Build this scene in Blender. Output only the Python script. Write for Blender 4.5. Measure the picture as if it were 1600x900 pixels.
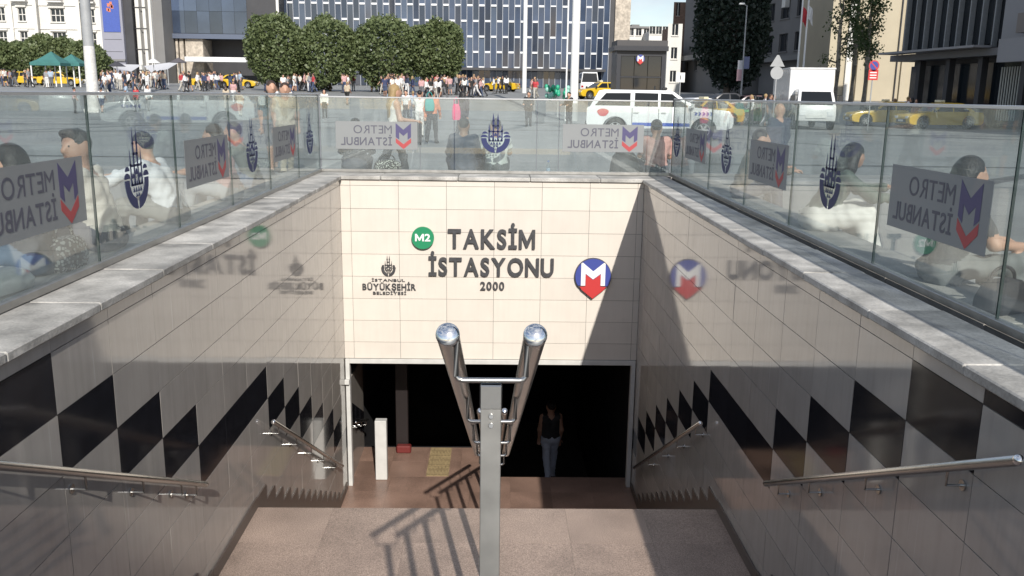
import bpy, bmesh, math, random
import numpy as np
from mathutils import Vector, Matrix
random.seed(7)
RNG = np.random.default_rng(11)
for _o in list(bpy.data.objects):
    bpy.data.objects.remove(_o)
SC = bpy.context.scene
COL = SC.collection
R = math.radians

# ------------------------------------------------------------------ camera
CAMZ = 1.55
FPX = 1370.0                      # focal length in pixels of a 1600 px wide frame
YAW, PITCH, ROLL = R(1.193), R(12.416), R(0.8)
F0 = Vector((math.sin(YAW)*math.cos(PITCH), math.cos(YAW)*math.cos(PITCH), -math.sin(PITCH)))
R0 = Vector((math.cos(YAW), -math.sin(YAW), 0))
U0 = R0.cross(F0)
CR = math.cos(ROLL)*R0 + math.sin(ROLL)*U0
CU = math.cos(ROLL)*U0 - math.sin(ROLL)*R0
cd = bpy.data.cameras.new('camera')
cam = bpy.data.objects.new('camera', cd)
COL.objects.link(cam)
cd.sensor_width = 36
cd.lens = FPX/1600*36
cd.clip_end = 3000
cd.clip_start = 0.05
cam.matrix_world = Matrix(((CR.x, CU.x, -F0.x, 0), (CR.y, CU.y, -F0.y, 0), (CR.z, CU.z, -F0.z, CAMZ), (0, 0, 0, 1)))
SC.camera = cam

# ------------------------------------------------------------------ sky, sun, exposure
SUNV = Vector((0.29, -1.547, 1.0)).normalized()
SUN_EL = math.asin(SUNV.z)
SUN_AZ = math.atan2(SUNV.x, SUNV.y)
w = bpy.data.worlds.new('World')
SC.world = w
w.use_nodes = True
nt = w.node_tree
nt.nodes.clear()
wo = nt.nodes.new('ShaderNodeOutputWorld')
bg = nt.nodes.new('ShaderNodeBackground')
sky = nt.nodes.new('ShaderNodeTexSky')
sky.sky_type = 'NISHITA'
sky.sun_disc = False
sky.sun_elevation = SUN_EL
sky.sun_rotation = SUN_AZ
sky.air_density = 1.0
sky.dust_density = 0.6
tc = nt.nodes.new('ShaderNodeTexCoord')
mp = nt.nodes.new('ShaderNodeMapping')
mp.inputs['Scale'].default_value = (1.0, 1.0, 2.6)
nz = nt.nodes.new('ShaderNodeTexNoise')
nz.inputs['Scale'].default_value = 3.2
nz.inputs['Detail'].default_value = 7
nz.inputs['Roughness'].default_value = 0.55
cr = nt.nodes.new('ShaderNodeValToRGB')
cr.color_ramp.elements[0].position = 0.43
cr.color_ramp.elements[1].position = 0.66
nz2 = nt.nodes.new('ShaderNodeTexNoise')
nz2.inputs['Scale'].default_value = 5.5
nz2.inputs['Detail'].default_value = 5
cr2 = nt.nodes.new('ShaderNodeValToRGB')
cr2.color_ramp.elements[0].position = 0.35
cr2.color_ramp.elements[0].color = (4.6, 5.0, 5.8, 1)
cr2.color_ramp.elements[1].position = 0.65
cr2.color_ramp.elements[1].color = (8.2, 8.2, 8.3, 1)
mx = nt.nodes.new('ShaderNodeMixRGB')
L = nt.links.new
L(tc.outputs['Generated'], mp.inputs['Vector'])
L(mp.outputs[0], nz.inputs['Vector'])
L(mp.outputs[0], nz2.inputs['Vector'])
L(nz.outputs['Fac'], cr.inputs[0])
L(nz2.outputs['Fac'], cr2.inputs[0])
L(cr.outputs[0], mx.inputs[0])
L(sky.outputs[0], mx.inputs[1])
L(cr2.outputs[0], mx.inputs[2])
L(mx.outputs[0], bg.inputs['Color'])
bg.inputs['Strength'].default_value = 0.11
L(bg.outputs[0], wo.inputs[0])

sd = bpy.data.lights.new('sun', 'SUN')
sun = bpy.data.objects.new('sun', sd)
COL.objects.link(sun)
sd.energy = 4.3
sd.angle = R(0.53)
sd.color = (1.0, 0.95, 0.87)
sun.rotation_euler = (-SUNV).to_track_quat('-Z', 'Y').to_euler()
sun.location = (20, -60, 60)

SC.view_settings.view_transform = 'Standard'
SC.view_settings.look = 'None'
SC.view_settings.exposure = 0.25
SC.view_settings.gamma = 1
SC.view_settings.use_curve_mapping = False
SC.cycles.max_bounces = 10
SC.cycles.transparent_max_bounces = 32
SC.cycles.glossy_bounces = 5
SC.cycles.caustics_reflective = False
SC.cycles.caustics_refractive = False

# ------------------------------------------------------------------ helpers
def ray(px, py):
    return F0 + CR*((px-800)/FPX) + CU*((450-py)/FPX)
def at(px, py, Y):
    """the point of the place, Y metres in front of the camera, that lies on this line of sight"""
    r = ray(px, py)
    return r*(Y/r.y) + Vector((0, 0, CAMZ))
def gz(Y):
    """height of the square: level near the stairs, then gently rising"""
    if Y < 58:
        return 0.0
    if Y < 86:
        t = (Y-58)/28
        return 1.6*t*t*(3-2*t)
    return 1.6 + (Y-86)*0.018
def wx(px, Y):
    return at(px, 145, Y).x

class MB:
    """collects simple shapes into one mesh"""
    def __init__(s):
        s.v = []; s.f = []; s.m = []
    def add(s, vs, fs, m=0):
        o = len(s.v)
        s.v += [tuple(p) for p in vs]
        s.f += [tuple(i+o for i in f) for f in fs]
        s.m += [m]*len(fs)
        return s
    def box(s, a, b, m=0):
        x0, y0, z0 = a; x1, y1, z1 = b
        return s.add([(x0,y0,z0),(x1,y0,z0),(x1,y1,z0),(x0,y1,z0),(x0,y0,z1),(x1,y0,z1),(x1,y1,z1),(x0,y1,z1)],
                     [(3,2,1,0),(4,5,6,7),(0,1,5,4),(1,2,6,5),(2,3,7,6),(3,0,4,7)], m)
    def tube(s, pts, rad, n=10, m=0, cap=True):
        """round bar along a polyline; rad a number or one per point"""
        pts = [Vector(p) for p in pts]
        rs = rad if isinstance(rad, (list, tuple)) else [rad]*len(pts)
        vs = []
        for i, p in enumerate(pts):
            d = (pts[min(i+1, len(pts)-1)] - pts[max(i-1, 0)]).normalized()
            a = d.cross(Vector((0, 0, 1)))
            if a.length < 1e-3:
                a = Vector((1, 0, 0))
            a.normalize(); b = d.cross(a)
            for k in range(n):
                t = 2*math.pi*k/n
                vs.append(p + (a*math.cos(t) + b*math.sin(t))*rs[i])
        fs = []
        for i in range(len(pts)-1):
            for k in range(n):
                k2 = (k+1) % n
                fs.append((i*n+k, i*n+k2, (i+1)*n+k2, (i+1)*n+k))
        if cap:
            fs.append(tuple(range(n-1, -1, -1)))
            fs.append(tuple(range((len(pts)-1)*n, len(pts)*n)))
        return s.add(vs, fs, m)
    def prism(s, poly, fn, t0, t1, m=0):
        """polygon (a,b) extruded from t0 to t1; fn(a,b,t)->point"""
        n = len(poly)
        vs = [fn(a, b, t0) for a, b in poly] + [fn(a, b, t1) for a, b in poly]
        fs = [tuple(range(n)), tuple(range(2*n-1, n-1, -1))]
        for i in range(n):
            j = (i+1) % n
            fs.append((j, i, n+i, n+j))
        return s.add(vs, fs, m)
    def lathe(s, prof, c=(0,0,0), axis='z', n=20, m=0):
        vs = []
        for r_, h in prof:
            for k in range(n):
                t = 2*math.pi*k/n
                a, b = r_*math.cos(t), r_*math.sin(t)
                p = {'z': (a, b, h), 'y': (a, h, b), 'x': (h, a, b)}[axis]
                vs.append((p[0]+c[0], p[1]+c[1], p[2]+c[2]))
        fs = []
        for i in range(len(prof)-1):
            for k in range(n):
                k2 = (k+1) % n
                fs.append((i*n+k, i*n+k2, (i+1)*n+k2, (i+1)*n+k))
        return s.add(vs, fs, m)
    def sphere(s, c, r_, n=12, rings=8, m=0):
        rx, ry, rz = (r_, r_, r_) if not isinstance(r_, (tuple, list)) else r_
        vs = []
        for i in range(rings+1):
            ph = math.pi*i/rings
            for k in range(n):
                t = 2*math.pi*k/n
                vs.append((c[0]+rx*math.sin(ph)*math.cos(t), c[1]+ry*math.sin(ph)*math.sin(t), c[2]+rz*math.cos(ph)))
        fs = []
        for i in range(rings):
            for k in range(n):
                k2 = (k+1) % n
                fs.append((i*n+k, (i+1)*n+k, (i+1)*n+k2, i*n+k2))
        return s.add(vs, fs, m)
    def mesh(s, name, smooth=False, recalc=True):
        me = bpy.data.meshes.new(name)
        me.from_pydata(s.v, [], s.f)
        if any(s.m):
            me.polygons.foreach_set('material_index', s.m)
        if recalc:
            bm = bmesh.new(); bm.from_mesh(me)
            bmesh.ops.remove_doubles(bm, verts=bm.verts, dist=1e-5)
            bmesh.ops.recalc_face_normals(bm, faces=bm.faces)
            bm.to_mesh(me); bm.free()
        if smooth:
            me.polygons.foreach_set('use_smooth', [True]*len(me.polygons))
            try:
                me.set_sharp_from_angle(angle=R(38))
            except Exception:
                pass
        me.update()
        return me
    def build(s, name, mats, parent=None, smooth=False, bevel=0.0, seg=1):
        me = s.mesh(name, False)
        if bevel:
            bm = bmesh.new(); bm.from_mesh(me)
            es = [e for e in bm.edges if len(e.link_faces) == 2 and e.calc_face_angle(0) > R(25)]
            bmesh.ops.bevel(bm, geom=es, offset=bevel, segments=seg, affect='EDGES', profile=0.6, clamp_overlap=True)
            bm.to_mesh(me); bm.free()
        if smooth:
            me.polygons.foreach_set('use_smooth', [True]*len(me.polygons))
            me.set_sharp_from_angle(angle=R(38))
        return link(name, me, mats, parent)

def link(name, me, mats=None, parent=None):
    o = bpy.data.objects.new(name, me)
    COL.objects.link(o)
    if mats is not None:
        if not isinstance(mats, (list, tuple)):
            mats = [mats]
        if not me.materials:
            for m_ in mats:
                me.materials.append(m_)
    if parent is not None:
        o.parent = parent
    return o
def empty(name, loc=(0,0,0), rz=0.0):
    o = bpy.data.objects.new(name, None)
    COL.objects.link(o)
    o.empty_display_size = 0.2
    o.location = loc
    o.rotation_euler = (0, 0, rz)
    return o
def tag(o, label, cat, group=None):
    o['label'] = label
    o['category'] = cat
    if group:
        o['group'] = group
    return o
def struct(o):
    o['kind'] = 'structure'
    return o
def copy_tree(o, parent=None):
    c = o.copy()
    COL.objects.link(c)
    if parent is not None:
        c.parent = parent
    for ch in list(o.children):
        copy_tree(ch, c)
    return c

# ------------------------------------------------------------------ materials
def mat(name, col, rough=0.6, metal=0.0, var=0.0, vscale=6.0, bump=0.0, bscale=40.0, rnd=0.0, spec=0.5,
        coat=0.0, streak=0.0, drip=0.0, speck=0.0, sscale=160.0, coords='Object'):
    m = bpy.data.materials.new(name)
    m.use_nodes = True
    t = m.node_tree
    b = t.nodes['Principled BSDF']
    b.inputs['Roughness'].default_value = rough
    b.inputs['Metallic'].default_value = metal
    b.inputs['Specular IOR Level'].default_value = spec
    b.inputs['Coat Weight'].default_value = coat
    b.inputs['Coat Roughness'].default_value = 0.06
    c4 = (*col, 1)
    b.inputs['Base Color'].default_value = c4
    ln = t.links.new
    cur = None
    if var or bump or rnd or streak or speck:
        co = t.nodes.new('ShaderNodeTexCoord')
        src = co.outputs[coords]
        if rnd:
            # every piece gets its own place in the noise
            oi = t.nodes.new('ShaderNodeObjectInfo')
            va = t.nodes.new('ShaderNodeVectorMath'); va.operation = 'ADD'
            sc_ = t.nodes.new('ShaderNodeVectorMath'); sc_.operation = 'SCALE'
            cb = t.nodes.new('ShaderNodeCombineXYZ')
            for k in range(3):
                ln(oi.outputs['Random'], cb.inputs[k])
            ln(cb.outputs[0], sc_.inputs[0]); sc_.inputs['Scale'].default_value = 37.0
            ln(src, va.inputs[0]); ln(sc_.outputs[0], va.inputs[1])
            src = va.outputs[0]
        def mul(fac_socket, lo, hi, prev):
            mr = t.nodes.new('ShaderNodeMapRange')
            mr.inputs['To Min'].default_value = lo; mr.inputs['To Max'].default_value = hi
            ln(fac_socket, mr.inputs['Value'])
            mm = t.nodes.new('ShaderNodeMixRGB'); mm.blend_type = 'MULTIPLY'; mm.inputs[0].default_value = 1
            if prev is None:
                mm.inputs[1].default_value = c4
            else:
                ln(prev, mm.inputs[1])
            ln(mr.outputs[0], mm.inputs[2])
            return mm.outputs[0], mr
        if var:
            n1 = t.nodes.new('ShaderNodeTexNoise')
            n1.inputs['Scale'].default_value = vscale; n1.inputs['Detail'].default_value = 6
            ln(src, n1.inputs['Vector'])
            cur, mr = mul(n1.outputs['Fac'], 1-var, 1+var, cur)
            mr.inputs['From Min'].default_value = 0.3; mr.inputs['From Max'].default_value = 0.7
        if rnd:
            cur, _ = mul(oi.outputs['Random'], 1-rnd, 1+rnd, cur)
        if speck:
            n3 = t.nodes.new('ShaderNodeTexNoise')
            n3.inputs['Scale'].default_value = sscale; n3.inputs['Detail'].default_value = 2
            ln(src, n3.inputs['Vector'])
            cur, mr = mul(n3.outputs['Fac'], 1-speck, 1+speck, cur)
            mr.inputs['From Min'].default_value = 0.32; mr.inputs['From Max'].default_value = 0.68
        if streak:
            ms = t.nodes.new('ShaderNodeMapping')
            ms.inputs['Scale'].default_value = (9, 9, 0.5)
            ln(src, ms.inputs[0])
            n4 = t.nodes.new('ShaderNodeTexNoise'); n4.inputs['Scale'].default_value = 2.0; n4.inputs['Detail'].default_value = 5
            ln(ms.outputs[0], n4.inputs['Vector'])
            cur, mr = mul(n4.outputs['Fac'], 1-streak, 1.0, cur)
            mr.inputs['From Min'].default_value = 0.25; mr.inputs['From Max'].default_value = 0.55
        if drip:
            # pale mineral runs down the face
            ms2 = t.nodes.new('ShaderNodeMapping'); ms2.inputs['Scale'].default_value = (26, 26, 0.9)
            ln(src, ms2.inputs[0])
            n5 = t.nodes.new('ShaderNodeTexNoise'); n5.inputs['Scale'].default_value = 1.0; n5.inputs['Detail'].default_value = 3
            ln(ms2.outputs[0], n5.inputs['Vector'])
            m5 = t.nodes.new('ShaderNodeMapRange'); m5.inputs['From Min'].default_value = .66; m5.inputs['From Max'].default_value = .74
            m5.inputs['To Min'].default_value = 0; m5.inputs['To Max'].default_value = drip
            ln(n5.outputs['Fac'], m5.inputs['Value'])
            x5 = t.nodes.new('ShaderNodeMixRGB'); x5.inputs[2].default_value = (.68, .67, .65, 1)
            ln(m5.outputs[0], x5.inputs[0]); ln(cur, x5.inputs[1]); cur = x5.outputs[0]
        if cur is not None:
            ln(cur, b.inputs['Base Color'])
        if bump:
            n2 = t.nodes.new('ShaderNodeTexNoise')
            n2.inputs['Scale'].default_value = bscale; n2.inputs['Detail'].default_value = 4
            ln(src, n2.inputs['Vector'])
            bp = t.nodes.new('ShaderNodeBump')
            bp.inputs['Strength'].default_value = bump; bp.inputs['Distance'].default_value = 0.02
            ln(n2.outputs['Fac'], bp.inputs['Height'])
            ln(bp.outputs[0], b.inputs['Normal'])
        if rough > 0.05 and var:
            mr = t.nodes.new('ShaderNodeMapRange')
            mr.inputs['To Min'].default_value = rough*0.8; mr.inputs['To Max'].default_value = min(1, rough*1.25)
            ln(n1.outputs['Fac'], mr.inputs['Value']); ln(mr.outputs[0], b.inputs['Roughness'])
    return m

def glass_mat(name, tint, dust=0.05, dustcol=(0.6,0.62,0.62), ior=1.45, rough=0.0):
    m = bpy.data.materials.new(name)
    m.use_nodes = True
    t = m.node_tree; t.nodes.clear(); ln = t.links.new
    out = t.nodes.new('ShaderNodeOutputMaterial')
    tr = t.nodes.new('ShaderNodeBsdfTransparent'); tr.inputs[0].default_value = (*tint, 1)
    gl = t.nodes.new('ShaderNodeBsdfGlossy'); gl.inputs['Roughness'].default_value = rough
    gl.inputs[0].default_value = (0.95, 0.97, 0.97, 1)
    ge = t.nodes.new('ShaderNodeNewGeometry')
    dt = t.nodes.new('ShaderNodeVectorMath'); dt.operation = 'DOT_PRODUCT'
    ln(ge.outputs['Incoming'], dt.inputs[0]); ln(ge.outputs['Normal'], dt.inputs[1])
    def mth(op, a, b=None):
        q = t.nodes.new('ShaderNodeMath'); q.operation = op
        for i, v in enumerate((a, b)):
            if v is None: continue
            if isinstance(v, (int, float)): q.inputs[i].default_value = v
            else: ln(v, q.inputs[i])
        return q.outputs[0]
    f0 = ((ior-1)/(ior+1))**2
    sch = mth('ADD', mth('MULTIPLY', mth('POWER', mth('SUBTRACT', 1.0, mth('ABSOLUTE', dt.outputs['Value'])), 5.0), 1-f0), f0)
    m1 = t.nodes.new('ShaderNodeMixShader')
    ln(sch, m1.inputs[0]); ln(tr.outputs[0], m1.inputs[1]); ln(gl.outputs[0], m1.inputs[2])
    if dust:
        df = t.nodes.new('ShaderNodeBsdfDiffuse'); df.inputs[0].default_value = (*dustcol, 1)
        co = t.nodes.new('ShaderNodeTexCoord')
        nz_ = t.nodes.new('ShaderNodeTexNoise'); nz_.inputs['Scale'].default_value = 2.2; nz_.inputs['Detail'].default_value = 8
        ln(co.outputs['Object'], nz_.inputs['Vector'])
        mr = t.nodes.new('ShaderNodeMapRange'); mr.inputs['From Min'].default_value = 0.3; mr.inputs['From Max'].default_value = 0.75
        mr.inputs['To Min'].default_value = dust*0.5; mr.inputs['To Max'].default_value = dust*1.8
        ln(nz_.outputs['Fac'], mr.inputs['Value'])
        m2 = t.nodes.new('ShaderNodeMixShader')
        ln(mr.outputs[0], m2.inputs[0]); ln(m1.outputs[0], m2.inputs[1]); ln(df.outputs[0], m2.inputs[2])
        ln(m2.outputs[0], out.inputs[0])
    else:
        ln(m1.outputs[0], out.inputs[0])
    return m
def film_mat(name, col, opacity, rough=0.6):
    m = bpy.data.materials.new(name)
    m.use_nodes = True
    t = m.node_tree; b = t.nodes['Principled BSDF']
    b.inputs['Base Color'].default_value = (*col, 1); b.inputs['Roughness'].default_value = rough
    b.inputs['Alpha'].default_value = opacity
    return m
def leaf_mat(name, col, col2):
    m = bpy.data.materials.new(name)
    m.use_nodes = True
    t = m.node_tree; t.nodes.clear(); ln = t.links.new
    out = t.nodes.new('ShaderNodeOutputMaterial')
    co = t.nodes.new('ShaderNodeTexCoord')
    n = t.nodes.new('ShaderNodeTexNoise'); n.inputs['Scale'].default_value = 1.7; n.inputs['Detail'].default_value = 6
    n.inputs['Roughness'].default_value = 0.75
    ln(co.outputs['Object'], n.inputs['Vector'])
    rp = t.nodes.new('ShaderNodeValToRGB')
    rp.color_ramp.elements[0].position = 0.3; rp.color_ramp.elements[0].color = (*col, 1)
    rp.color_ramp.elements[1].position = 0.7; rp.color_ramp.elements[1].color = (*col2, 1)
    ln(n.outputs['Fac'], rp.inputs[0])
    d = t.nodes.new('ShaderNodeBsdfPrincipled'); d.inputs['Roughness'].default_value = 0.5
    tl = t.nodes.new('ShaderNodeBsdfTranslucent')
    ln(rp.outputs[0], d.inputs['Base Color']); ln(rp.outputs[0], tl.inputs[0])
    mxs = t.nodes.new('ShaderNodeMixShader'); mxs.inputs[0].default_value = 0.38
    ln(d.outputs[0], mxs.inputs[1]); ln(tl.outputs[0], mxs.inputs[2]); ln(mxs.outputs[0], out.inputs[0])
    return m

M = dict(
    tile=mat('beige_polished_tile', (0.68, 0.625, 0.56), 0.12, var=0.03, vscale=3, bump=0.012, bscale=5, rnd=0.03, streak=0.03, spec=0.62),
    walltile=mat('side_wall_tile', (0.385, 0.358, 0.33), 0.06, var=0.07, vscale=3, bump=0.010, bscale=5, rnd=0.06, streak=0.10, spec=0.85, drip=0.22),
    blacktile=mat('black_granite_tile', (0.018, 0.018, 0.022), 0.09, var=0.2, vscale=9, rnd=0.15, spec=0.6, bump=0.01, bscale=5),
    grout=mat('dark_grout', (0.10, 0.092, 0.085), 0.9, var=0.15, vscale=12),
    coping=mat('weathered_marble', (0.41, 0.395, 0.37), 0.6, var=0.42, vscale=3.5, bump=0.25, bscale=30, rnd=0.09, speck=0.12, sscale=60),
    ledge=mat('ledge_stone', (0.33, 0.31, 0.285), 0.7, var=0.2, vscale=4, bump=0.15, bscale=30, rnd=0.08),
    landing=mat('pink_granite', (0.32, 0.243, 0.20), 0.34, var=0.22, vscale=1.7, rnd=0.02, speck=0.42, sscale=110, bump=0.04, bscale=110),
    lower=mat('red_brown_granite', (0.24, 0.155, 0.12), 0.33, var=0.25, vscale=1.6, rnd=0.07, speck=0.25, sscale=90, bump=0.03, bscale=90),
    skirt=mat('dark_brown_skirting', (0.085, 0.065, 0.055), 0.35, var=0.2, vscale=8),
    steel=mat('brushed_steel', (0.50, 0.49, 0.47), 0.24, metal=1.0, var=0.05, vscale=14),
    steelpol=mat('polished_steel', (0.80, 0.80, 0.80), 0.1, metal=1.0),
    steelflat=mat('dull_steel', (0.40, 0.39, 0.37), 0.42, metal=0.85, var=0.12, vscale=10),
    frame=mat('pale_aluminium_frame', (0.56, 0.555, 0.535), 0.45, var=0.07, vscale=7),
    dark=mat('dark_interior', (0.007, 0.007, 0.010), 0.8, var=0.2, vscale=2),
    darkred=mat('dark_red_panel', (0.012, 0.008, 0.008), 0.5),
    redbin=mat('red_plastic', (0.14, 0.02, 0.018), 0.5),
    yellowtac=mat('yellow_tactile', (0.30, 0.225, 0.12), 0.7, var=0.4, vscale=9),
    letter=mat('grey_letter', (0.075, 0.075, 0.08), 0.45, metal=0.3, var=0.15, vscale=20),
    whitep=mat('white_paint', (0.78, 0.78, 0.77), 0.45, var=0.04, vscale=3),
    blue=mat('sign_blue', (0.055, 0.075, 0.30), 0.4),
    red=mat('sign_red', (0.52, 0.045, 0.045), 0.4),
    green=mat('sign_green', (0.02, 0.24, 0.11), 0.4),
    glass=glass_mat('balustrade_glass', (0.89, 0.935, 0.925), 0.09, ior=1.68),
    glassedge=mat('glass_edge', (0.03, 0.055, 0.05), 0.2),
    film=film_mat('grey_film', (0.29, 0.30, 0.305), 0.82),
    filmtext=film_mat('film_lettering', (0.10, 0.10, 0.13), 0.96),
    filmblue=film_mat('film_blue', (0.085, 0.075, 0.17), 0.96),
    filmred=film_mat('film_red', (0.42, 0.07, 0.075), 0.96),
    emblem=film_mat('emblem_navy', (0.022, 0.030, 0.11), 0.96),
    rail=mat('aluminium_rail', (0.62, 0.62, 0.63), 0.35, metal=0.7, var=0.05, vscale=3),
    plaza=None,
    band=mat('dark_paving_band', (0.085, 0.085, 0.09), 0.75, var=0.15, vscale=0.8),
)
# paving of the square: large slabs with joints in the material
def plaza_mat():
    m = bpy.data.materials.new('grey_paving')
    m.use_nodes = True
    t = m.node_tree; b = t.nodes['Principled BSDF']; ln = t.links.new
    co = t.nodes.new('ShaderNodeTexCoord')
    br = t.nodes.new('ShaderNodeTexBrick')
    br.inputs['Scale'].default_value = 1.0
    br.inputs['Color1'].default_value = (0.225, 0.23, 0.23, 1)
    br.inputs['Color2'].default_value = (0.25, 0.255, 0.253, 1)
    br.inputs['Mortar'].default_value = (0.14, 0.142, 0.142, 1)
    br.inputs['Mortar Size'].default_value = 0.006
    br.inputs['Brick Width'].default_value = 1.2
    br.inputs['Row Height'].default_value = 0.6
    ln(co.outputs['Object'], br.inputs['Vector'])
    n = t.nodes.new('ShaderNodeTexNoise'); n.inputs['Scale'].default_value = 0.35; n.inputs['Detail'].default_value = 9
    n.inputs['Roughness'].default_value = 0.65
    ln(co.outputs['Object'], n.inputs['Vector'])
    mr = t.nodes.new('ShaderNodeMapRange'); mr.inputs['From Min'].default_value = 0.3; mr.inputs['From Max'].default_value = 0.7
    mr.inputs['To Min'].default_value = 0.8; mr.inputs['To Max'].default_value = 1.15
    ln(n.outputs['Fac'], mr.inputs['Value'])
    mm = t.nodes.new('ShaderNodeMixRGB'); mm.blend_type = 'MULTIPLY'; mm.inputs[0].default_value = 1
    ln(br.outputs['Color'], mm.inputs[1]); ln(mr.outputs[0], mm.inputs[2])
    ln(mm.outputs[0], b.inputs['Base Color'])
    b.inputs['Roughness'].default_value = 0.7
    return m
M['plaza'] = plaza_mat()
_cm = {}
def cmat(col, rough=0.75, kind='cloth'):
    """a plain cloth / paint material of this colour, made once"""
    k = (tuple(round(c, 3) for c in col), rough, kind)
    if k not in _cm:
        if kind == 'paint':
            _cm[k] = mat('car_paint', col, 0.28, coat=0.6, var=0.03, vscale=2)
        else:
            _cm[k] = mat(kind, col, rough, var=0.10, vscale=7, bump=0.08 if kind == 'cloth' else 0.5 if kind == 'hair' else 0, bscale=22 if kind == 'cloth' else 75)
    return _cm[k]
SKIN = cmat((0.46, 0.27, 0.19), 0.5, 'skin')
SKIN2 = cmat((0.31, 0.175, 0.12), 0.5, 'skin')
HAIRB = cmat((0.012, 0.010, 0.010), 0.45, 'hair')
HAIRBR = cmat((0.045, 0.025, 0.016), 0.45, 'hair')
HAIRBL = cmat((0.33, 0.23, 0.11), 0.45, 'hair')
GLASSDARK = mat('dark_window_glass', (0.010, 0.012, 0.015), 0.05, spec=0.35)
TYRE = mat('tyre_rubber', (0.02, 0.02, 0.02), 0.85)
RIM = mat('alloy_rim', (0.55, 0.55, 0.56), 0.3, metal=0.8)
PLAST = mat('black_plastic', (0.02, 0.02, 0.022), 0.5)

# ================================================================== the stairwell
XL, XR, YF = -2.36, 2.28, 13.4
ZL, ZB = -2.52, -4.74                 # middle landing, lower floor
Y0, Y1, Y2, Y3 = 1.71, 6.75, 8.15, 12.59
def floor_z(y):
    if y < Y0: return 0.0
    if y < Y1: return ZL*(y-Y0)/(Y1-Y0)
    if y < Y2: return ZL
    if y < Y3: return ZL + (ZB-ZL)*(y-Y2)/(Y3-Y2)
    return ZB

# square with the stair opening left free
def build_plaza():
    xs = [-260, -60, XL-0.12, XR+0.12, 60, 260]
    ys = [-60, Y0, 13.52, 40, 58, 62, 66, 70, 74, 78, 82, 86, 110, 160, 420]
    mb = MB()
    idx = {}
    for i, x in enumerate(xs):
        for j, y in enumerate(ys):
            idx[i, j] = len(mb.v); mb.v.append((x, y, gz(y)))
    for i in range(len(xs)-1):
        for j in range(len(ys)-1):
            if i == 2 and j == 1:
                continue
            mb.f.append((idx[i, j], idx[i+1, j], idx[i+1, j+1], idx[i, j+1])); mb.m.append(0)
    struct(mb.build('plaza_ground', M['plaza']))
build_plaza()
def strip(name, p, q, wd, mt, dz=0.004, n=1):
    mb = MB()
    p = Vector((p[0], p[1], 0)); q = Vector((q[0], q[1], 0))
    d = (q-p).normalized(); s_ = Vector((-d.y, d.x, 0))*wd/2
    pts = [p.lerp(q, k/n) for k in range(n+1)]
    for k in range(n):
        a, b = pts[k], pts[k+1]
        vs = [a-s_, a+s_, b+s_, b-s_]
        mb.add([(v.x, v.y, gz(v.y)+dz) for v in vs], [(0, 1, 2, 3)])
    return struct(mb.build(name, mt))
for p, q, wd in [((-30, 24), (-4.6, 40.5), .45), ((-34, 31), (-2, 52), .4), ((-3.2, 57), (26, 33), .5), ((-40, 40.1), (40, 40.1), .4),
                 ((0.5, 55), (12, 29), .35), ((-45, 47), (45, 47), .4), ((-24, 15), (-10, 57), .4), ((8, 15.5), (34, 40), .4), ((3.6, 21), (40, 21), .35), ((-40, 21), (-3.6, 21), .35)]:
    strip('paving_band', p, q, wd, M['band'], 0.004 + 0.0006*len(bpy.data.objects) % 0.004, 1)

# stairs
def step_flight(name, ya, yb, za, zb, n):
    mb0 = None
    dy = (yb-ya)/n; dz = (zb-za)/n
    base = MB()
    # sloped slab underneath
    base.prism([(ya, za-0.6), (ya, za-0.24), (yb, zb-0.24), (yb, zb-0.6)], lambda a, b, t: (t, a, b), XL, XR)
    root = struct(base.build(name, M['grout']))
    sm = MB().box((XL+0.002, 0, -0.42), (XR-0.002, dy-0.004, 0)).mesh('step')
    sm.materials.append(M['landing'])
    nm = MB().box((XL+0.02, -0.0, 0.0015), (XR-0.02, 0.05, 0.004)).mesh('nosing_strip')
    nm.materials.append(M['skirt'])
    for i in range(n):
        o = link('step', sm, None, root)
        o.location = (0, ya+dy*i, za+dz*(i+1) if i < n-1 else zb-0.003)
    return root
step_flight('upper_stairs', Y0, Y1, 0, ZL, 15)
step_flight('lower_stairs', Y2, Y3, ZL, ZB, 13)
def slab_floor(name, xa, xb, ya, yb, z, nx, ny, mt, gap=0.0015):
    root = struct(MB().box((xa, ya, z-0.35), (xb, yb, z-0.006)).build(name, M['grout']))
    dx, dy = (xb-xa)/nx, (yb-ya)/ny
    me = MB().box((gap/2, gap/2, -0.03), (dx-gap/2, dy-gap/2, 0)).mesh('floor_slab')
    me.materials.append(mt)
    for i in range(nx):
        for j in range(ny):
            o = link('floor_slab', me, None, root)
            o.location = (xa+dx*i, ya+dy*j, z + random.uniform(-.0008, .0008))
    return root
slab_floor('middle_landing', XL, XR, Y1, Y2, ZL, 6, 2, M['landing'])
slab_floor('lower_floor', XL, XR, Y3, 13.75, ZB, 7, 2, M['lower'])
slab_floor('hall_floor', XL, 0.05, 13.754, 15.0, ZB, 4, 2, M['lower'])

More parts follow.
